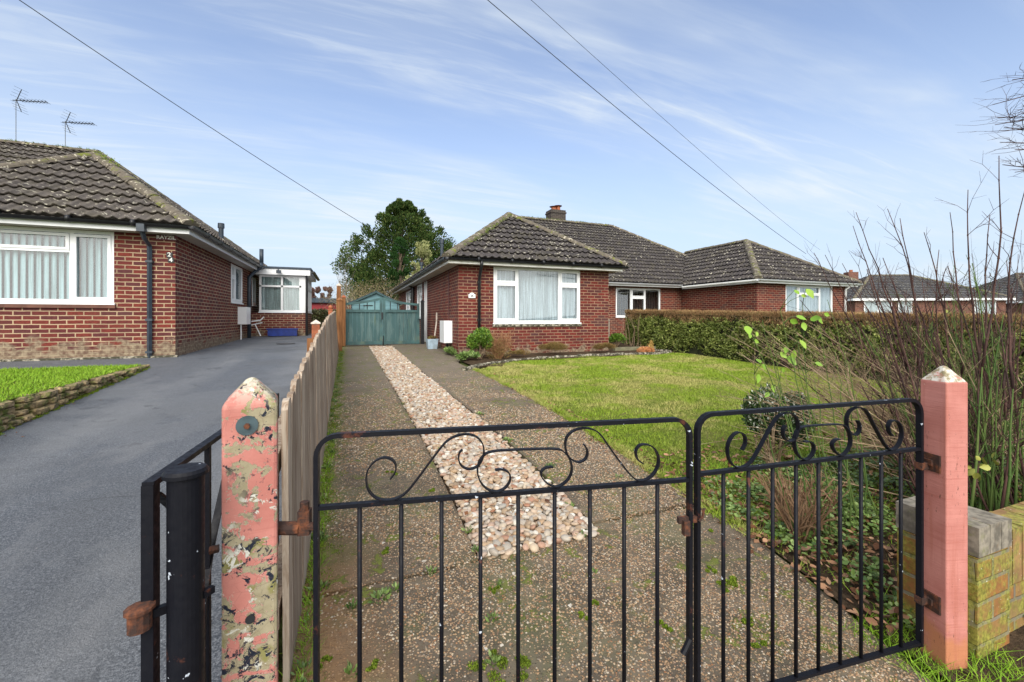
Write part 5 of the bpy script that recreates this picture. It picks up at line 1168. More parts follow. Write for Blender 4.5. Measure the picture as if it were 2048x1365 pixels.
# ------------------------------------------------------------------ plants
hedge = thing('hedge', (9.0, 6, .2), 'long clipped privet hedge with brown trimmed top between the lawn and the right house', 'hedge')
HX0, HX1 = 8.42, 9.5
def htop(y): return float(np.interp(y, [-1, 0, 4, 11.6], [1.15, 1.18, 1.29, 1.50]))
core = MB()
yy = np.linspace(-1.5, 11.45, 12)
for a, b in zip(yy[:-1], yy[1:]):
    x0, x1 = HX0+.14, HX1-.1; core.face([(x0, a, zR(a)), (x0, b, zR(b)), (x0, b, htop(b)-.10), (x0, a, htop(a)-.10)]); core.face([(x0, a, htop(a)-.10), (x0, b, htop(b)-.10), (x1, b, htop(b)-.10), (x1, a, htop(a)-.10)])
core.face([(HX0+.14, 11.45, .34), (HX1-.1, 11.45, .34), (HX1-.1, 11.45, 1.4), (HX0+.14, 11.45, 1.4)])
n = 2600; yq = -1.4+12.8*rng.random(n); xq = HX0+.02+.5*rng.random(n)**2; hq = np.interp(yq, [-1, 0, 4, 11.6], [1.15, 1.18, 1.29, 1.50])-.06; V, F = leaves(np.column_stack([xq, yq, hq]), np.full(n, .11), D=np.tile([-.2, 0, 1.0], (n, 1)), jit=.35, wid=.06); npmesh('stray_shoots', V, F, M_hedgeT, hedge)
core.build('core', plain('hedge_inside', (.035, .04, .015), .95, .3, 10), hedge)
n = 110000; y = -1.4+12.95*rng.random(n)**.9; ht = np.interp(y, [-1, 0, 4, 11.6], [1.15, 1.18, 1.29, 1.50]); zg = zRv(y)
h = rng.random(n)**.8; z = zg+.03+(ht-zg-.03)*h
bul = .05*np.sin(y*3.1)*np.sin(z*5)+.04*np.sin(y*7.3+z*4)+.03*np.sin(y*17+z*13)
x = HX0+.07+bul+.13*rng.random(n)-.12*np.sin(PI*np.clip(h, 0, 1))*.5+(h < .12)*.05*rng.random(n)
gap = (np.sin(y*31+3*np.sin(z*23))*np.sin(z*37+2*np.sin(y*19)) > -.5) & (np.sin(y*11+2*np.sin(z*9))*np.sin(z*13+3*np.sin(y*5)) > -.62)
isb = z > ht-.15-.20*rng.random(n)-.05*np.sin(y*2.3)
gr = gap & ~isb; P = np.column_stack([x, y, z])
dv = np.tile([-.8, 0, .3], (n, 1))
V, F = leaves(P[gr], np.full(gr.sum(), .042)*(.7+.6*rng.random(gr.sum())), D=dv[gr], jit=1.0, wid=.6); npmesh('foliage', V, F, M_hedge, hedge)
tb = rng.random(n) < 1.0; br = isb & tb
m2 = 42000; y2 = -1.4+12.95*rng.random(m2)**.9; x2 = HX0+.02+(HX1-HX0)*rng.random(m2)**1.6; z2 = np.interp(y2, [-1, 0, 4, 11.6], [1.15, 1.18, 1.29, 1.50])-.10+.085*rng.random(m2)
P2_ = np.concatenate([P[br], np.column_stack([x2, y2, z2])])
V, F = leaves(P2_, np.full(len(P2_), .05), D=np.tile([-.25, 0, 1.0], (len(P2_), 1)), jit=.55, wid=.16); npmesh('clipped_top', V, F, M_hedgeT, hedge)
n = 9000; P = np.column_stack([HX0+.05+1.0*rng.random(n), 11.45+.1*rng.random(n), .36+1.08*rng.random(n)]); V, F = leaves(P, np.full(n, .04), wid=.55); npmesh('end_foliage', V, F, M_hedge, hedge)
m = MB()
for i in range(40):
    b = Vector((HX0+random.uniform(-.15, .5), 11.3+random.uniform(-.6, .35), .36)); m.tube([b, b+Vector((random.uniform(-.12, .12), random.uniform(-.15, .15), .5)), b+Vector((random.uniform(-.25, .2), random.uniform(-.2, .2), random.uniform(.8, 1.1)))], [.009, .007, .003], 4)
m.build('stems', M_stemt, hedge)

def twiggy(base, n, h, spread, r=.006, segs=4, droop=0.0, seed=1, sub=3, lift=0.0):
    R_ = random.Random(seed); m = MB()
    for i in range(n):
        a = R_.uniform(0, 2*PI); s = spread*math.sqrt(R_.random()); p = Vector(base)+Vector((math.cos(a)*s*.15, math.sin(a)*s*.15, 0)); H = h*R_.uniform(.55, 1.0); pts = [p]
        for k in range(1, segs+1):
            f = k/segs; pts.append(p+Vector((math.cos(a)*s*f**1.2+R_.uniform(-.04, .04)*h, math.sin(a)*s*f**1.2+R_.uniform(-.04, .04)*h, H*f-droop*f*f*h)))
        m.tube(pts, [r*(1-.75*k/segs) for k in range(segs+1)], 4)
        for _ in range(sub):
            k = R_.randint(1, segs-1); q = pts[k]; dr = Vector((R_.uniform(-1, 1), R_.uniform(-1, 1), R_.uniform(.2, 1))).normalized()*h*R_.uniform(.15, .35); m.tube([q, q+dr*.5+Vector((0, 0, .02)), q+dr], [r*.6, r*.4, r*.2], 4)
    return m
def bush(name, c, R_, n, size, mat, label, cat='shrub', stems=True, group=None, lobes=9, jit=1.0, wid=.55, stemmat=None, up=.4):
    t = thing(name, c, label, cat, group); pts = []
    for i in range(lobes):
        d = rng.normal(size=3); d /= np.linalg.norm(d); d[2] = abs(d[2])*.9-.1
        cc_ = np.array(c)+np.array([0, 0, R_[2]])+d*np.array(R_)*.55; pts.append(clump(cc_, np.array(R_)*rng.uniform(.35, .55), n//lobes))
    P = np.concatenate(pts); P[:, 2] = np.maximum(P[:, 2], c[2]+.01)
    D = P-(np.array(c)+np.array([0, 0, R_[2]*.6])); D /= np.linalg.norm(D, axis=1)[:, None]; D[:, 2] += up
    V, F = leaves(P, np.full(len(P), size), D=D, jit=jit, wid=wid); npmesh('foliage', V, F, mat, t)
    if stems: twiggy(c, 16, R_[2]*1.7, R_[0]*.8, .007, seed=int(abs(c[0]*37))).build('stems', stemmat or M_stemt, t)
    return t
bush('evergreen_shrub', (2.78, 9.25, .28), (.34, .34, .40), 9000, .045, M_shrub, 'rounded bright green shrub against the corner of the centre house')
bush('ground_plant', (2.45, 8.95, .26), (.28, .2, .12), 1500, .06, M_ivy, 'low leafy weed at the foot of the green shrub', 'plant', stems=False)
t = thing('bare_shrub', (3.22, 9.15, .28), 'dry reddish twiggy shrub right of the rounded green shrub', 'shrub'); twiggy((3.22, 9.15, .28), 90, .75, .38, .005, seed=5, sub=5).build('stems', bark('reddish_twig', (.22, .10, .05), (.36, .20, .10)), t)
n = 1800; V, F = leaves(clump((3.2, 9.1, .5), (.35, .3, .28), n), np.full(n, .025)); npmesh('dead_leaves', V, F, M_heath, t)
for i, (x, y, rx, rz, n_, lb) in enumerate(((4.75, 9.42, .48, .17, 5200, 'wide low brown heather clump under the middle of the front window'), (6.35, 9.5, .38, .14, 3600, 'smaller brown heather clump near the right corner of the centre house'), (3.75, 9.25, .28, .09, 1800, 'small dry brown tuft between the bare shrub and the heather'))):
    bush('heather', (x, y, zR(y)+.03), (rx, .25, rz), n_, .035, M_heath, lb, 'heather', stems=False, group='dry heathers under the window', wid=.22, up=1.0)
t = thing('fern', (7.45, 9.3, .3), 'rust-coloured dead fern lying on the rounded end of the border', 'fern'); n = 1500; V, F = leaves(clump((7.45, 9.25, .37), (.26, .16, .09), n), np.full(n, .05), D=np.column_stack([rng.normal(size=n), rng.normal(size=n)*.5, np.full(n, .3)]), jit=.3, wid=.22); npmesh('fronds', V, F, M_fern, t)
t = thing('fern', (7.85, 9.55, .3), 'small upright yellow-brown dead plant beside the rusty fern', 'plant'); n = 260; V, F = leaves(clump((7.85, 9.5, .45), (.08, .08, .16), n), np.full(n, .05), D=np.tile([0, 0, 1.], (n, 1)), jit=.6, wid=.3); npmesh('fronds', V, F, leafm('dry_yellow_leaf', [(.4, .24, .07), (.55, .38, .12)]), t)
bush('ground_plant', (7.75, 11.0, .35), (.3, .3, .22), 1800, .05, M_shrub, 'small green bush at the foot of the concrete post', 'shrub')
bush('ground_plant', (2.30, 12.75, .38), (.15, .25, .16), 1500, .03, leafm('olive_leaf', [(.08, .10, .02), (.16, .17, .05), (.25, .22, .09)]), 'small olive plant against the wall beside the blue pot', 'plant')
bush('ground_plant', (2.36, 10.35, .31), (.14, .55, .10), 1800, .04, M_ivy, 'low green weeds along the foot of the side wall', 'weeds', stems=False)
# pot and ornate stake
t = thing('plant_pot', (2.2, 11.95, .36), 'square pale blue plant pot at the foot of the side wall', 'plant pot'); z = zR(11.95)+.012
m = MB(); q = lambda s, z_: [(2.2-s, 11.95-s, z_), (2.2+s, 11.95-s, z_), (2.2+s, 11.95+s, z_), (2.2-s, 11.95+s, z_)]
a, b = q(.12, z), q(.155, z+.28)
for i in range(4): m.face([a[i], a[(i+1) % 4], b[(i+1) % 4], b[i]])
m.face(a[::-1]); c_ = q(.135, z+.28); 
for i in range(4): m.face([b[i], b[(i+1) % 4], c_[(i+1) % 4], c_[i]])
m.build('pot', M_pot, t); m = MB(); m.face(q(.14, z+.26)); m.build('compost', M_soil, t)
n = 300; V, F = leaves(clump((2.2, 11.95, z+.3), (.12, .12, .06), n), np.full(n, .05)); npmesh('plant', V, F, M_heath, t)
t = thing('garden_stake', (2.36, 12.1, .4), 'peeling white ornamental stake leaning on the side wall behind the blue pot', 'garden stake')
m = MB(); m.tube([(2.28, 12.05, .6), (2.36, 12.1, 1.15)], .022, 6); pp_ = [(2.36+.0*k, 12.1+.05*math.sin(2*PI*k/12), 1.27+.12*math.cos(2*PI*k/12)) for k in range(13)]; m.tube(pp_, .014, 5); m.build('stake', M_timbW, t)

# litter, ivy, weeds in the bed and on the drive
n = 5600; x = 1.85+4.2*rng.random(n)**1.2; y = .95+1.9*rng.random(n); k = (x > np.array([LE(v) for v in y])-.06+.10*rng.random(n)) & (rng.random(n) < np.clip(1.5-(y-.6)/1.9, .06, 1))
P = np.column_stack([x, y, zRv(y)+.015+.03*rng.random(n)])[k]; V, F = leaf6(P, np.full(len(P), .040), np.column_stack([rng.normal(size=len(P)), rng.normal(size=len(P)), rng.normal(size=len(P))*.3]), jit=.1, wid=.62, N0=np.tile([0, 0, 1.2], (len(P), 1)), fold=.16)
tag(npmesh('leaf_litter', V, F, M_litter), 'brown fallen leaves over the garden bed', 'leaves', kind='stuff')
n = 1500; y = 1.5+6*rng.random(n); x = np.array([LE(v) for v in y])+rng.normal(size=n)*.08+.03; P = np.column_stack([x, y, zRv(y)+.02]); k = rng.random(n) < .35
n3 = 160; xx_ = GL(3)+.02+.66*rng.random(n3); yy_ = 2.0+3.2*rng.random(n3); P = np.concatenate([P[k], np.column_stack([xx_, yy_, zRv(yy_)+.045])]); P = np.concatenate([P, np.column_stack([.3+1.0*rng.random(60), 12.4+.9*rng.random(60), np.full(60, .42)])])
V, F = leaves(P, np.full(len(P), .032), D=np.column_stack([rng.normal(size=len(P)), rng.normal(size=len(P)), rng.normal(size=len(P))*.2]), jit=.1, wid=.7, N0=np.tile([0, 0, 1.5], (len(P), 1)))
tag(npmesh('leaf_litter', V, F, M_litter), 'scattered dead leaves along the lawn edge and on the pebbles', 'leaves', kind='stuff')
cl = []
for i in range(190):
    x = 2.0+4.0*random.random()**1.1; y = .8+1.5*random.random()
    if x < LE(y)+.05: continue
    s = random.uniform(.05, .16); n = int(80*s/.1); p = clump((x, y, zR(y)+.045), (s, s, .035), n); cl.append(p)
P = np.concatenate(cl); V, F = leaf6(P, np.full(len(P), .023), np.column_stack([rng.normal(size=len(P)), rng.normal(size=len(P)), np.full(len(P), .25)]), jit=.3, wid=.85, N0=np.tile([0, 0, 1.0], (len(P), 1)), fold=.08)
tag(npmesh('ivy_ground_cover', V, F, M_ivy), 'low ivy and weeds covering the bed behind the gates', 'ground cover', kind='stuff')
def weeds(spots, size, mat, label, name='weeds'):
    V = []
    for (x, y, s, n) in spots: V.append(clump((x, y, zR(y)+.018), (s, s, .012), n))
    P = np.concatenate(V); c = np.concatenate([np.tile([x, y, 0], (n, 1)) for (x, y, s, n) in spots]); D = P-c; D[:, 2] = .018; D /= np.linalg.norm(D, axis=1)[:, None]
    V, F = leaves(P, np.full(len(P), size), D=D, jit=.35, wid=.4, N0=np.tile([0, 0, 1.2], (len(P), 1))); return tag(npmesh(name, V, F, mat), label, 'weeds', kind='stuff')
def drv(px, py): # ground position
    l = (px-1024)/FPX; dx, dy, dz = FW[0]+l*RT[0], FW[1]+l*RT[1], -(py-HY)/FPX; k = (-EYE)/(dz-.03*dy); return (k*dx, k*dy)
sp = []
for px, py, s, n in ((760, 1205, .035, 60), (790, 1190, .02, 30), (705, 1225, .018, 24), (640, 1185, .03, 50), (860, 1155, .022, 30), (985, 1250, .018, 24), (1100, 938, .03, 50), (1015, 885, .04, 70), (960, 832, .04, 60), (955, 1110, .02, 30), (1160, 1080, .028, 40), (1140, 1020, .02, 30), (935, 1070, .02, 24), (880, 905, .02, 24), (700, 1360, .02, 26), (990, 1335, .02, 30), (1190, 1155, .012, 14), (1000, 1180, .012, 14), (805, 812, .05, 40), (1450, 1000, .03, 40), (1240, 960, .02, 16), (1300, 950, .02, 16)):
    sp.append((*drv(px, py), s, n))
for i in range(60):
    yy_ = random.uniform(.9, 11.5); sp.append((-.17-.004*yy_+random.uniform(0, .06), yy_, random.uniform(.012, .035), random.randint(8, 30)))
weeds(sp, .022, M_ivy, 'small green weeds in the cracks and along the fence foot')
cl = []
for px, py, s in ((865, 985, .02), (745, 1345, .02), (985, 1345, .05), (1030, 1340, .045), (985, 1190, .015), (1010, 1330, .03), (1190, 1215, .012), (1165, 1240, .015), (1330, 1265, .02), (1420, 1150, .02), (1450, 1180, .03), (1490, 1250, .02), (1465, 1170, .03), (1520, 1300, .02), (650, 1330, .02), (1400, 1060, .03), (780, 950, .03), (770, 1110, .02)):
    x, y = drv(px, py); 
    for _ in range(4): cl.append(clump((x+random.gauss(0, s*.7), y+random.gauss(0, s*.7), zR(y)+.013), (s*.45, s*.45, .006), 160))
for i in range(260):
    yy_ = random.uniform(1.95, 12); cl.append(clump((-.17-.004*yy_+abs(random.gauss(0, .055)), yy_, zR(yy_)+.014), (.035, .05, .008), 45))
P = np.concatenate(cl); V, F = leaves(P, np.full(len(P), .007), D=np.tile([0, 0, 1.0], (len(P), 1)), jit=.8, wid=.7); tag(npmesh('moss', V, F, M_moss), 'yellow-green moss cushions on the concrete drive', 'moss', kind='stuff')
cl = []
for i in range(230):
    yy_ = random.uniform(2.0, 8.2); s = random.uniform(.015, .04); cl.append(clump((lw(yy_)+random.uniform(-.01, .05), yy_, zL(yy_)+.006), (s, s*1.6, .008), 60))
P = np.concatenate(cl); V, F = leaves(P, np.full(len(P), .011), D=np.tile([0, 0, 1.0], (len(P), 1)), jit=.8, wid=.7); tag(npmesh('moss', V, F, M_moss), 'moss along the foot of the left stone edging', 'moss', kind='stuff')
n = 150; y = 1.5+12*rng.random(n)**1.2; x = np.where(rng.random(n) < .5, -.36-.25*rng.random(n)**2, np.array([lw(v) for v in y])+.05+.3*rng.random(n)**2); P = np.column_stack([x, y, np.array([zL(v) for v in y])+.008])
V, F = leaf6(P, np.full(n, .024), np.column_stack([rng.normal(size=n), rng.normal(size=n), rng.normal(size=n)*.2]), jit=.1, wid=.6, N0=np.tile([0, 0, 1.5], (n, 1))); tag(npmesh('leaf_litter', V, F, M_litter), 'few dead leaves blown to the edges of the asphalt drive', 'leaves', kind='stuff')
x = 2.0+3.6*rng.random(9000); y = .95+1.5*rng.random(9000)**.7; k = (np.sin(x*7+2*np.sin(y*5))*np.sin(y*9+x) > -.1) & (x > np.array([LE(v) for v in y])+.04); x, y = x[k], y[k]; V, F = blades(np.column_stack([x, y]), zRv(y)+.004, .055, .0045, .9); tag(npmesh('grass', V, F, M_grassL), 'rough longer grass coming up through the bed behind the right gate', 'grass', kind='stuff')
# tufts under the right gate and post
x = 1.74+.42*rng.random(1500); y = .68+.36*rng.random(1500); V, F = blades(np.column_stack([x, y]), zRv(y)+.004, .035, .0035, .9); tag(npmesh('grass', V, F, M_grassL), 'tufts of long grass at the foot of the right pink post', 'grass', kind='stuff')
x = -.17+.05*rng.random(2400); y = .9+3.5*rng.random(2400)**1.5; V, F = blades(np.column_stack([x, y]), zRv(y)+.004, .04, .004, .9); tag(npmesh('grass', V, F, M_grassL), 'thin grass growing along the foot of the board fence', 'grass', kind='stuff')
# variegated euonymus on lawn edge
c = drv(1548, 945); c = (c[0], c[1], zR(c[1]))
bush('variegated_shrub', c, (.25, .25, .37), 15000, .022, M_speck, 'dark rounded shrub with white-flecked leaves behind the right iron gate')
for i, (px, py, D, h, lb) in enumerate(((1600, 1085, 2.15, .42, 'tan multi-stemmed bare shrub in the middle of the bed'), (1575, 1030, 2.35, .30, 'brown dead twiggy clump just in front of the white-flecked shrub'))):
    x, y = drv(px, py); t = thing('bare_shrub', (x, y, zR(y)), lb, 'shrub', 'bare shrubs in the bed'); twiggy((x, y, zR(y)), 34 if i == 0 else 50, h, .2, .006 if i == 0 else .003, seed=11+i, sub=4).build('stems', bark('brown_twig%d' % i, (.16, .09, .05), (.27, .17, .10)), t)

# tall stems: positions as real 3D curves through the bed
def stem_curve(m, base, tip, r0, sway=.04, seg=9, sd=0, twigs=3, tl=.12, nodes=True):
    R_ = random.Random(sd); b, e = Vector(base), Vector(tip); pts = []; L = (e-b).length; bend = Vector((R_.uniform(-1, 1), R_.uniform(-1, 1), 0))*sway*L
    for k in range(seg+1):
        f = k/seg; p = b.lerp(e, f)+bend*math.sin(PI*f)*(.7)+Vector((R_.uniform(-1, 1), R_.uniform(-1, 1), 0))*.006*(0 < k < seg); pts.append(p)
    rs = [r0*(1-.72*k/seg) for k in range(seg+1)]; m.tube(pts, rs, 6)
    if nodes:
        for k in range(1, seg):
            if pts[k].z > .4: d = (pts[k+1]-pts[k]).normalized(); m.tube([pts[k]-d*.006, pts[k], pts[k]+d*.006], [rs[k], rs[k]*1.5, rs[k]], 6, False)
    for _ in range(twigs):
        k = R_.randint(max(2, seg//2-1), seg-1); ax0 = (pts[k+1]-pts[k]).normalized()
        d = (ax0*.9+Vector((R_.uniform(-1, 1), R_.uniform(-1, 1), R_.uniform(-.2, .7)))).normalized()*tl*R_.uniform(.4, 1.5); q = pts[k]
        tw = [q]
        for z in range(1, 4): tw.append(q+d*z/3+Vector((R_.uniform(-1, 1), R_.uniform(-1, 1), R_.uniform(-.6, 1)))*tl*.07)
        m.tube(tw, [rs[k]*.55, rs[k]*.45, rs[k]*.36, rs[k]*.2], 4, False)
        for z in (1, 2):
            if R_.random() < .6: e_ = (d.normalized()*.7+Vector((R_.uniform(-1, 1), R_.uniform(-1, 1), R_.uniform(-.5, 1)))).normalized()*tl*R_.uniform(.2, .5); m.tube([tw[z], tw[z]+e_*.5, tw[z]+e_], [rs[k]*.36, rs[k]*.3, rs[k]*.18], 3, False)
    return pts
tall = thing('tall_stemmed_shrub', (3.3, 1.6, .05), 'tall shrub of dark bare stems rising above the right pink post', 'shrub')
md, mg = MB(), MB()
S = [ # tip px,py, D, base px,py
 (1712, 425, 2.9, 1905, 1010), (1706, 452, 2.9, 1915, 1020), (1775, 418, 2.8, 1890, 980), (1800, 437, 2.6, 1960, 1000), (1848, 465, 2.5, 1945, 1010), (1878, 500, 2.6, 1925, 990), (1900, 425, 2.7, 1950, 1005),
 (1936, 380, 2.4, 1985, 1020), (1998, 312, 2.3, 1935, 1015), (2050, 380, 2.2, 2005, 1030), (1628, 506, 3.0, 1900, 960), (1650, 510, 3.1, 1880, 970), (1672, 620, 2.8, 1890, 975), (1560, 720, 2.8, 1900, 960), (1980, 430, 2.6, 1965, 1010), (2075, 470, 2.4, 2020, 1020), (1745, 520, 3.2, 1960, 990), (2035, 560, 2.4, 1990, 1010), (1600, 600, 3.0, 1930, 980), (1690, 560, 3.3, 1950, 960)]
for i, (tx, ty, D, bx, by) in enumerate(S):
    b = at(bx, by, D*.93); b.z = zR(b.y)+.0; bb = drv(bx, by+60) if False else None
    tip = at(tx, ty, D); base = Vector((at(bx, 900, D*.92).x, at(bx, 900, D*.92).y, 0)); base.z = zR(base.y)
    mid = base.lerp(tip, .45)
    stem_curve(mg, base, mid, .0085, .0, 4, i, 1, .1)
    stem_curve(md, mid, tip, .0062, .05, 8, i+50, 5, .17)
R_ = random.Random(9)
for i in range(100):
    bx = R_.uniform(1850, 2090); D = R_.uniform(2.3, 3.2); base = at(bx, 900, D*.93); base.z = zR(base.y); tip = at(bx+R_.uniform(-190, 60), R_.uniform(500, 820), D); stem_curve(mg if i % 3 == 0 else md, base, tip, R_.uniform(.003, .0085), .09, 7, i+100, 8, .3)
mg.build('green_stems', M_stemg, tall, smooth=True); md.build('dark_stems', M_stemd, tall, smooth=True)
mt = MB()
for i in range(34):
    base = at(R_.uniform(1770, 1900), 900, 2.75); base.z = zR(base.y); D = R_.uniform(2.5, 3.2); tip = at(R_.uniform(1560, 1800), R_.uniform(520, 780), D); stem_curve(md, base, tip, R_.uniform(.003, .006), .13, 8, i+900, 8, .28)
for i in range(210):
    bx = R_.uniform(1780, 2100); D = R_.uniform(2.4, 3.3); base = at(bx, 900, D); base.z = zR(base.y)+R_.uniform(.1, .5); tip = at(bx-R_.uniform(20, 420), R_.uniform(640, 900), D+R_.uniform(-.2, .4)); stem_curve(mt, base, tip, R_.uniform(.0022, .005), .12, 7, i+300, 7, .2)
mt.build('tan_twigs', M_stemt, tall, smooth=True)
pts = []
for px, py, D in ((1962, 925, 2.0), (1975, 935, 2.0), (1950, 940, 2.0), (1985, 918, 2.0), (1958, 950, 2.0), (1890, 630, 2.6), (1870, 1000, 2.2)):
    pts += [at(px, py, D)+Vector((R_.uniform(-.012, .012), R_.uniform(-.012, .012), R_.uniform(-.012, .012))) for _ in range(2)]
V, F = leaf6(np.array([tuple(p) for p in pts]), np.full(len(pts), .045), rng.normal(size=(len(pts), 3)), wid=.7); npmesh('leaves', V, F, leafm('yellow_green_leaf', [(.25, .27, .05), (.35, .35, .08)]), tall)
# leafy young stems
young = thing('young_leafy_shrub', (2.6, 1.8, .05), 'slender green stems with fresh pale green leaves behind the right iron gate', 'shrub')
m = MB(); tips = [(1497, 655, 2.25, 1640), (1525, 640, 2.3, 1660), (1560, 620, 2.3, 1655), (1585, 640, 2.4, 1700), (1605, 610, 2.4, 1690), (1640, 650, 2.5, 1720), (1655, 600, 2.5, 1735), (1508, 750, 2.3, 1600), (1545, 690, 2.3, 1680), (1670, 700, 2.4, 1700), (1630, 760, 2.3, 1665), (1690, 720, 2.5, 1760), (1590, 700, 2.4, 1640)]
LV = []; LD = []; YP = []
for i, (tx, ty, D, bx) in enumerate(tips):
    base = at(bx, 900, D*.95); base.z = zR(base.y); tip = at(tx, ty, D); YP += stem_curve(m, base, tip, .0052, .05, 16, i+600, 2, .1, False)[6:]
Rl = random.Random(4)
for px, py, D in ((1493, 652, 2.25), (1500, 668, 2.25), (1506, 680, 2.25), (1515, 664, 2.25), (1590, 580, 2.3), (1602, 592, 2.3), (1612, 578, 2.3), (1580, 640, 2.3), (1592, 632, 2.3), (1606, 645, 2.3), (1620, 638, 2.3), (1635, 633, 2.3), (1648, 628, 2.3), (1560, 705, 2.3), (1575, 712, 2.3), (1588, 700, 2.3), (1573, 695, 2.3), (1600, 680, 2.3), (1630, 725, 2.4), (1538, 785, 2.3), (1545, 770, 2.3), (1565, 735, 2.3), (1514, 718, 2.3), (1525, 728, 2.3), (1518, 748, 2.3), (1648, 715, 2.4), (1640, 668, 2.4)):
    LV.append(tuple(at(px, py, D))); LD.append((Rl.uniform(-.6, .6), Rl.uniform(-.6, .1), Rl.uniform(-1, .1)))
    q = at(px, py, D); near = min(YP, key=lambda v: (v-(q-Vector((0, 0, .05)))).length); mid_ = q.lerp(near, .5)+Vector((0, 0, .012)); m.tube([q, mid_, near], [.001, .0014, .002], 4)
m.build('stems', M_stemg, young, smooth=True)
LD = np.array(LD); LD /= np.linalg.norm(LD, axis=1)[:, None]
V, F = leaf6(np.array(LV), np.full(len(LV), .052), LD, jit=.15, wid=.62, fold=.07, N0=np.tile([-FW[0]*1.5, -FW[1]*1.5, .6], (len(LV), 1))); npmesh('leaves', V, F, M_fresh, young)

# overhanging bare tree at right, trunk outside the frame
def grow(m, p, d, L, r, lvl, R_, spread=.5, up=.15, thin=None, nb=3, nseg=4):
    pts = [p]; dirs = d.normalized(); q = p.copy()
    for k in range(nseg):
        dirs = (dirs+Vector((R_.uniform(-1, 1), R_.uniform(-1, 1), R_.uniform(-1, 1)))*.16+Vector((0, 0, up*.3))).normalized(); q = q+dirs*L/nseg; pts.append(q.copy())
    rs = [r*(1-.55*k/nseg) for k in range(nseg+1)]; m.tube(pts, rs, 7 if lvl > 3 else (5 if lvl > 1 else 3), False)
    if lvl <= 0: return pts[-1:]
    ends = []
    for i in range(nb+(1 if lvl < 3 else 0)):
        k = R_.randint(1, nseg) if i else nseg; dd_ = (dirs+Vector((R_.uniform(-1, 1), R_.uniform(-1, 1), R_.uniform(-.7, 1)))*spread*1.6).normalized()
        ends += grow(m, pts[k], dd_, L*R_.uniform(.55, .8), rs[k]*.62, lvl-1, R_, spread, up, thin, nb, nseg)
    return ends
R_ = random.Random(21); ot = thing('bare_tree', tuple(at(2420, 760, 6.0)*1.0)[:2]+(.2,), 'bare tree at the far right whose dark twigs reach in at the top', 'tree')
tb_ = at(2420, 760, 6.0); tb_.z = .1; m = MB(); m.tube([tb_, tb_+Vector((.05, .02, 2.2)), tb_+Vector((0, 0, 4.2)), tb_+Vector((.1, 0, 5.4))], [.14, .11, .07, .03], 9); m.build('trunk', M_trunk, ot)
m = MB()
for (tx, ty, sx, sy) in ((1985, 210, 2200, 150), (1990, 250, 2200, 215), (2000, 285, 2200, 300), (1995, 235, 2160, 240), (2005, 330, 2160, 360), (2015, 240, 2120, 190), (2025, 160, 2200, 120), (2000, 262, 2150, 255), (2030, 345, 2150, 330), (2008, 255, 2180, 275), (2030, 300, 2140, 300)):
    a, b = at(sx, sy, 5.8), at(tx, ty, 5.4); root = tb_.copy(); root.z = max(1.5, min(5.0, a.z-.4))
    m.tube([root, root.lerp(a, .6)+Vector((0, 0, .15)), a], [.05, .03, .018], 6); p_ = stem_curve(m, a, b, .013, .05, 8, int(tx+ty), 12, .34, False)
m.build('branches', M_stemd, ot)

# background trees
def conifer(name, cx, cy, z0, prof, n_clump, per, size, mat, label, cat='tree', trunk_h=3, jit=.7):
    """prof: list of (z, left, right) relative lateral metres along camera-right"""
    t = thing(name, (cx, cy, z0), label, cat); zs = [p[0] for p in prof]; out = []; C = []
    for i in range(n_clump):
        z = zs[0]+(zs[-1]-zs[0])*random.random(); l = np.interp(z, zs, [p[1] for p in prof]); r = np.interp(z, zs, [p[2] for p in prof]); mid = (l+r)/2; hw = (r-l)/2
        an = random.uniform(0, 2*PI); rr = hw*random.uniform(.45, 1.08); a = mid+math.cos(an)*rr; b = math.sin(an)*rr
        c = np.array([cx+RT[0]*a+FW[0]*b, cy+RT[1]*a+FW[1]*b, z]); s = max(.22, hw*.15)*random.uniform(.6, 1.4); out.append((c, s)); 
    Ps = []; Ds = []
    for c, s in out:
        p = clump(c, (s, s, s*1.15), per); Ps.append(p); d = (p-np.array([cx, cy, c[2]-s*1.5])); Ds.append(d/np.linalg.norm(d, axis=1)[:, None])
    P = np.concatenate(Ps); D = np.concatenate(Ds); D[:, 2] += .7; V, F = leaves(P, np.full(len(P), size), D=D, jit=jit, wid=.45); npmesh('crown', V, F, mat, t)
    m = MB(); m.tube([(cx, cy, z0), (cx, cy, z0+(zs[-1]-z0)*.5), (cx, cy, zs[-1]-.4)], [.28, .17, .04], 8)
    for c, s in out[::3]: m.tube([(cx, cy, max(z0+.4, c[2]-1.2)), tuple(c)], [.07, .02], 4)
    m.build('trunk', M_trunk, t); return t
k = 40/840.
yx = at(803, 638, 40)
conifer('yew_tree', yx.x, yx.y, .5, [(2.6, -3.6, 3.6), (3.6, -5.2, 5.4), (5.2, -5.2, 5.7), (6.8, -4.7, 5.3), (8.3, -4.1, 4.5), (9.6, -3.0, 3.3), (10.8, -1.9, 2.3), (11.7, -1.1, 1.3), (12.2, -.3, .5)], 400, 200, .20, M_yew, 'large dark evergreen tree rising behind the shed and centre house')
cx_ = at(800, 638, 30); conifer('cypress_tree', cx_.x, cx_.y, .5, [(1.6, -.7, .7), (3.5, -.75, .75), (5.5, -.55, .5), (6.8, -.2, .2)], 60, 170, .14, M_cyp, 'narrow very dark cypress in front of the large evergreen')
cx_ = at(843, 638, 28); conifer('variegated_tree', cx_.x, cx_.y, .5, [(1.8, -.7, .8), (3.5, -.9, .9), (5.0, -.8, .7), (6.1, -.3, .3)], 50, 150, .14, M_varieg, 'pale yellow-green variegated tree next to the dark cypress')
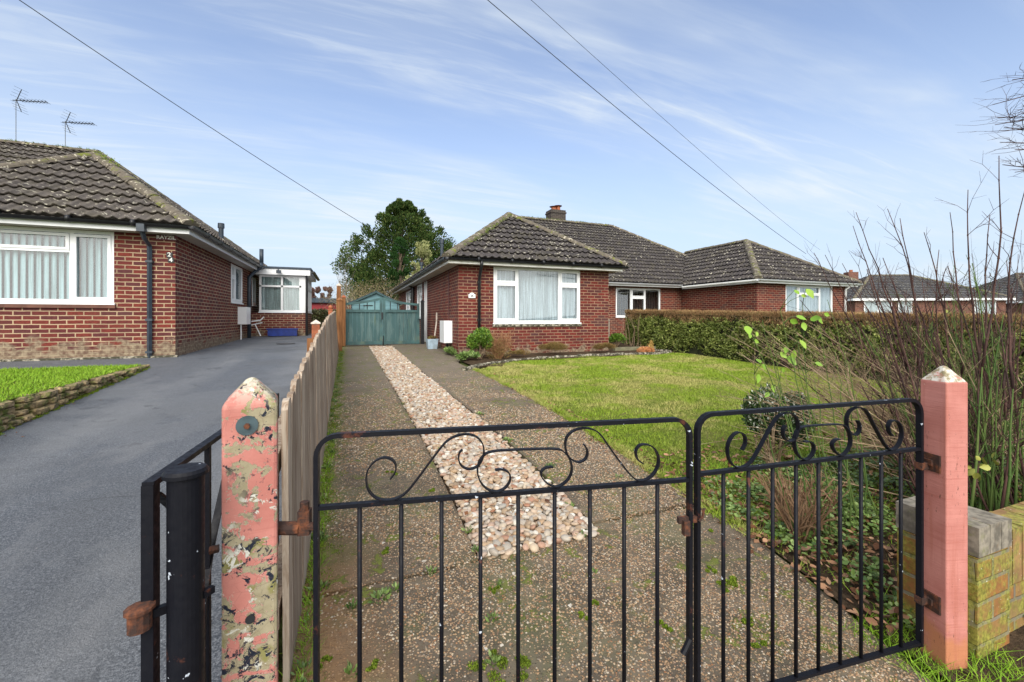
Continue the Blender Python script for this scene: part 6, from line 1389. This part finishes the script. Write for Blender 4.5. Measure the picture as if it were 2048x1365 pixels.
cx_ = at(2008, 638, 60); conifer('evergreen_tree', cx_.x, cx_.y, .5, [(1.0, -1.5, 1.5), (3.0, -1.8, 2.0), (5.2, -1.6, 1.6), (6.9, -.5, .6)], 40, 160, .28, M_cyp, 'small dark green tree on the far right beyond the far roofs')
cx_ = at(648, 638, 45); conifer('mauve_tree', cx_.x, cx_.y, .5, [(1.5, -2.6, 1.6), (2.6, -2.4, 1.6), (3.6, -1.8, 1.2), (4.4, -.8, .4)], 40, 240, .22, M_mauve, 'reddish-brown bare tree far behind the left porch')
def bare_tree(px, D, top_py, name, label, seed, lvl=5, mat=M_tan, spread=.5, r=.09, wscale=1.0, up=.25, z0=.5, zfork=.3):
    b = at(px, 638, D); b.z = z0; H = EYE-(top_py-HY)/FPX*D-z0; t = thing(name, tuple(b), label, 'tree', 'bare garden trees behind the gates'); m = MB(); m.tube([b, b+Vector((0, 0, H*zfork))], [r, r*.8], 8); m.build('trunk', M_trunk, t)
    m = MB(); R_ = random.Random(seed)
    for i in range(5): grow(m, b+Vector((0, 0, H*zfork*R_.uniform(.6, 1))), Vector((R_.uniform(-1, 1)*spread*1.4*wscale, R_.uniform(-1, 1)*spread*1.4*wscale, 1)), H*.30, r*.55, lvl-1, R_, spread, up, nb=2)
    m.build('crown', mat, t); return t
bare_tree(684, 27, 495, 'bare_tree', 'slender upright bare tree left of the large evergreen', 3, 5, bark('grey_twig', (.13, .11, .10), (.24, .21, .19)), .28, .07, .7, .5)
for i, (px, D, py, lb) in enumerate(((735, 22, 560, 'tangled pale bare apple tree just behind the shed roof'), (775, 21, 548, 'pale twiggy fruit tree between the shed and the centre house'), (700, 24, 555, 'pale bushy bare tree behind the brown gateposts'))):
    b = at(px, 638, D); b.z = .5; H = EYE-(py-HY)/FPX*D-.5; t = thing('fruit_tree', tuple(b), lb, 'tree', 'pale bare fruit trees'); m = MB(); m.tube([b, b+Vector((0, 0, H*.4))], [.07, .05], 7); m.build('trunk', M_trunk, t); m = MB(); R_ = random.Random(40+i)
    for q in range(9): grow(m, b+Vector((0, 0, H*.35)), Vector((R_.uniform(-1, 1), R_.uniform(-1, 1), R_.uniform(.3, .9))), H*.30, .035, 4, R_, .75, -.02, nb=2)
    m.build('branches', bark('pale_lichened_twig', (.20, .17, .11), (.36, .32, .22), 6), t)
    n = 2600; V, F = leaves(clump(b+Vector((0, 0, H*.62)), (H*.55, H*.5, H*.34), n), np.full(n, .10), wid=.12); npmesh('twigs', V, F, M_tan, t)
# background garden items at left: red shed, dark hedge
t = thing('red_outbuilding', (-1.4, 27, .6), 'low red clad outbuilding with grey roof behind the left garden', 'outbuilding'); m = MB(); m.box(-3.2, .1, 27, 29, .5, 2.15); m.build('wall', M_redsh, t); m = MB(); m.box(-3.4, .2, 26.8, 29.2, 2.16, 2.42); m.build('roof', M_felt, t)
t = thing('hedge', (-1.3, 25, .6), 'dark low hedge across the back of the left garden', 'hedge'); n = 16000; P = np.column_stack([-3.4+3.6*rng.random(n), 24.2+.7*rng.random(n), .55+1.15*rng.random(n)]); V, F = leaves(P, np.full(n, .10)); npmesh('foliage', V, F, leafm('dark_hedge_leaf', [(.03, .035, .015), (.06, .06, .02), (.10, .10, .04)]), t)
V = [(-3.5, 19.2, .67), (-.45, 19.2, .67), (-.45, 24, .69), (-3.5, 24, .69)]; tag(npmesh('back_lawn', V, [(0, 1, 2, 3)], M_grassL), 'strip of bright lawn behind the left porch', kind='structure')
n = 9000; V, F = blades(np.column_stack([-3.4+2.9*rng.random(n), 19.3+4.6*rng.random(n)]), np.full(n, .67), .06, .03); tag(npmesh('grass', V, F, M_grassL), 'bright grass strip behind the left porch', 'grass', kind='stuff')
# back garden closing fence behind the shed (brown boards)
t = thing('panel_fence', (.2, 20, .5), 'yellowish timber panel fence behind the brown gateposts', 'fence'); m = MB()
for i in range(26):
    yy_ = 13.9+i*.3; m.box(-.36, -.335, yy_, yy_+.29, .42, 1.95+random.uniform(-.01, .01))
m.build('panels', wood('tan_panel_wood', (.28, .17, .06), (.42, .28, .11), (.12, .06, .03), .5), t)

# overhead cables
def cable(P0, Pm, P1, label, r=.006):
    a, b, c = [at(*p) for p in (P0, Pm, P1)]; m = MB(); pts = []; tb = (Pm[2]-P0[2])/(P1[2]-P0[2])
    for k in range(-6, 25):
        t = k/24.
        if t < 0: pts.append(a+(b-a)*t/tb); continue
        pts.append(a*((t-tb)*(t-1)/tb)+b*(t*(t-1)/(tb*(tb-1)))+c*(t*(t-tb)/(1-tb)))
    m.tube(pts, r, 5); return tag(m.build('overhead_cable', M_wire, loc=tuple(c)), label, 'cable', 'overhead cables')
cable((38, 0, 7.0), (390, 235, 9.1), (848, 520, 15.0), 'single overhead cable sloping down across the left of the sky to the centre house', .0075)
cable((975, 0, 8.0), (1260, 238, 10.4), (1612, 508, 16.5), 'lower of the two close overhead cables at the right, ending on the right roof', .0075)
cable((1062, 0, 10.0), (1290, 205, 13), (1640, 500, 27.0), 'upper of the two close overhead cables at the right, fading in the distance', .0055)
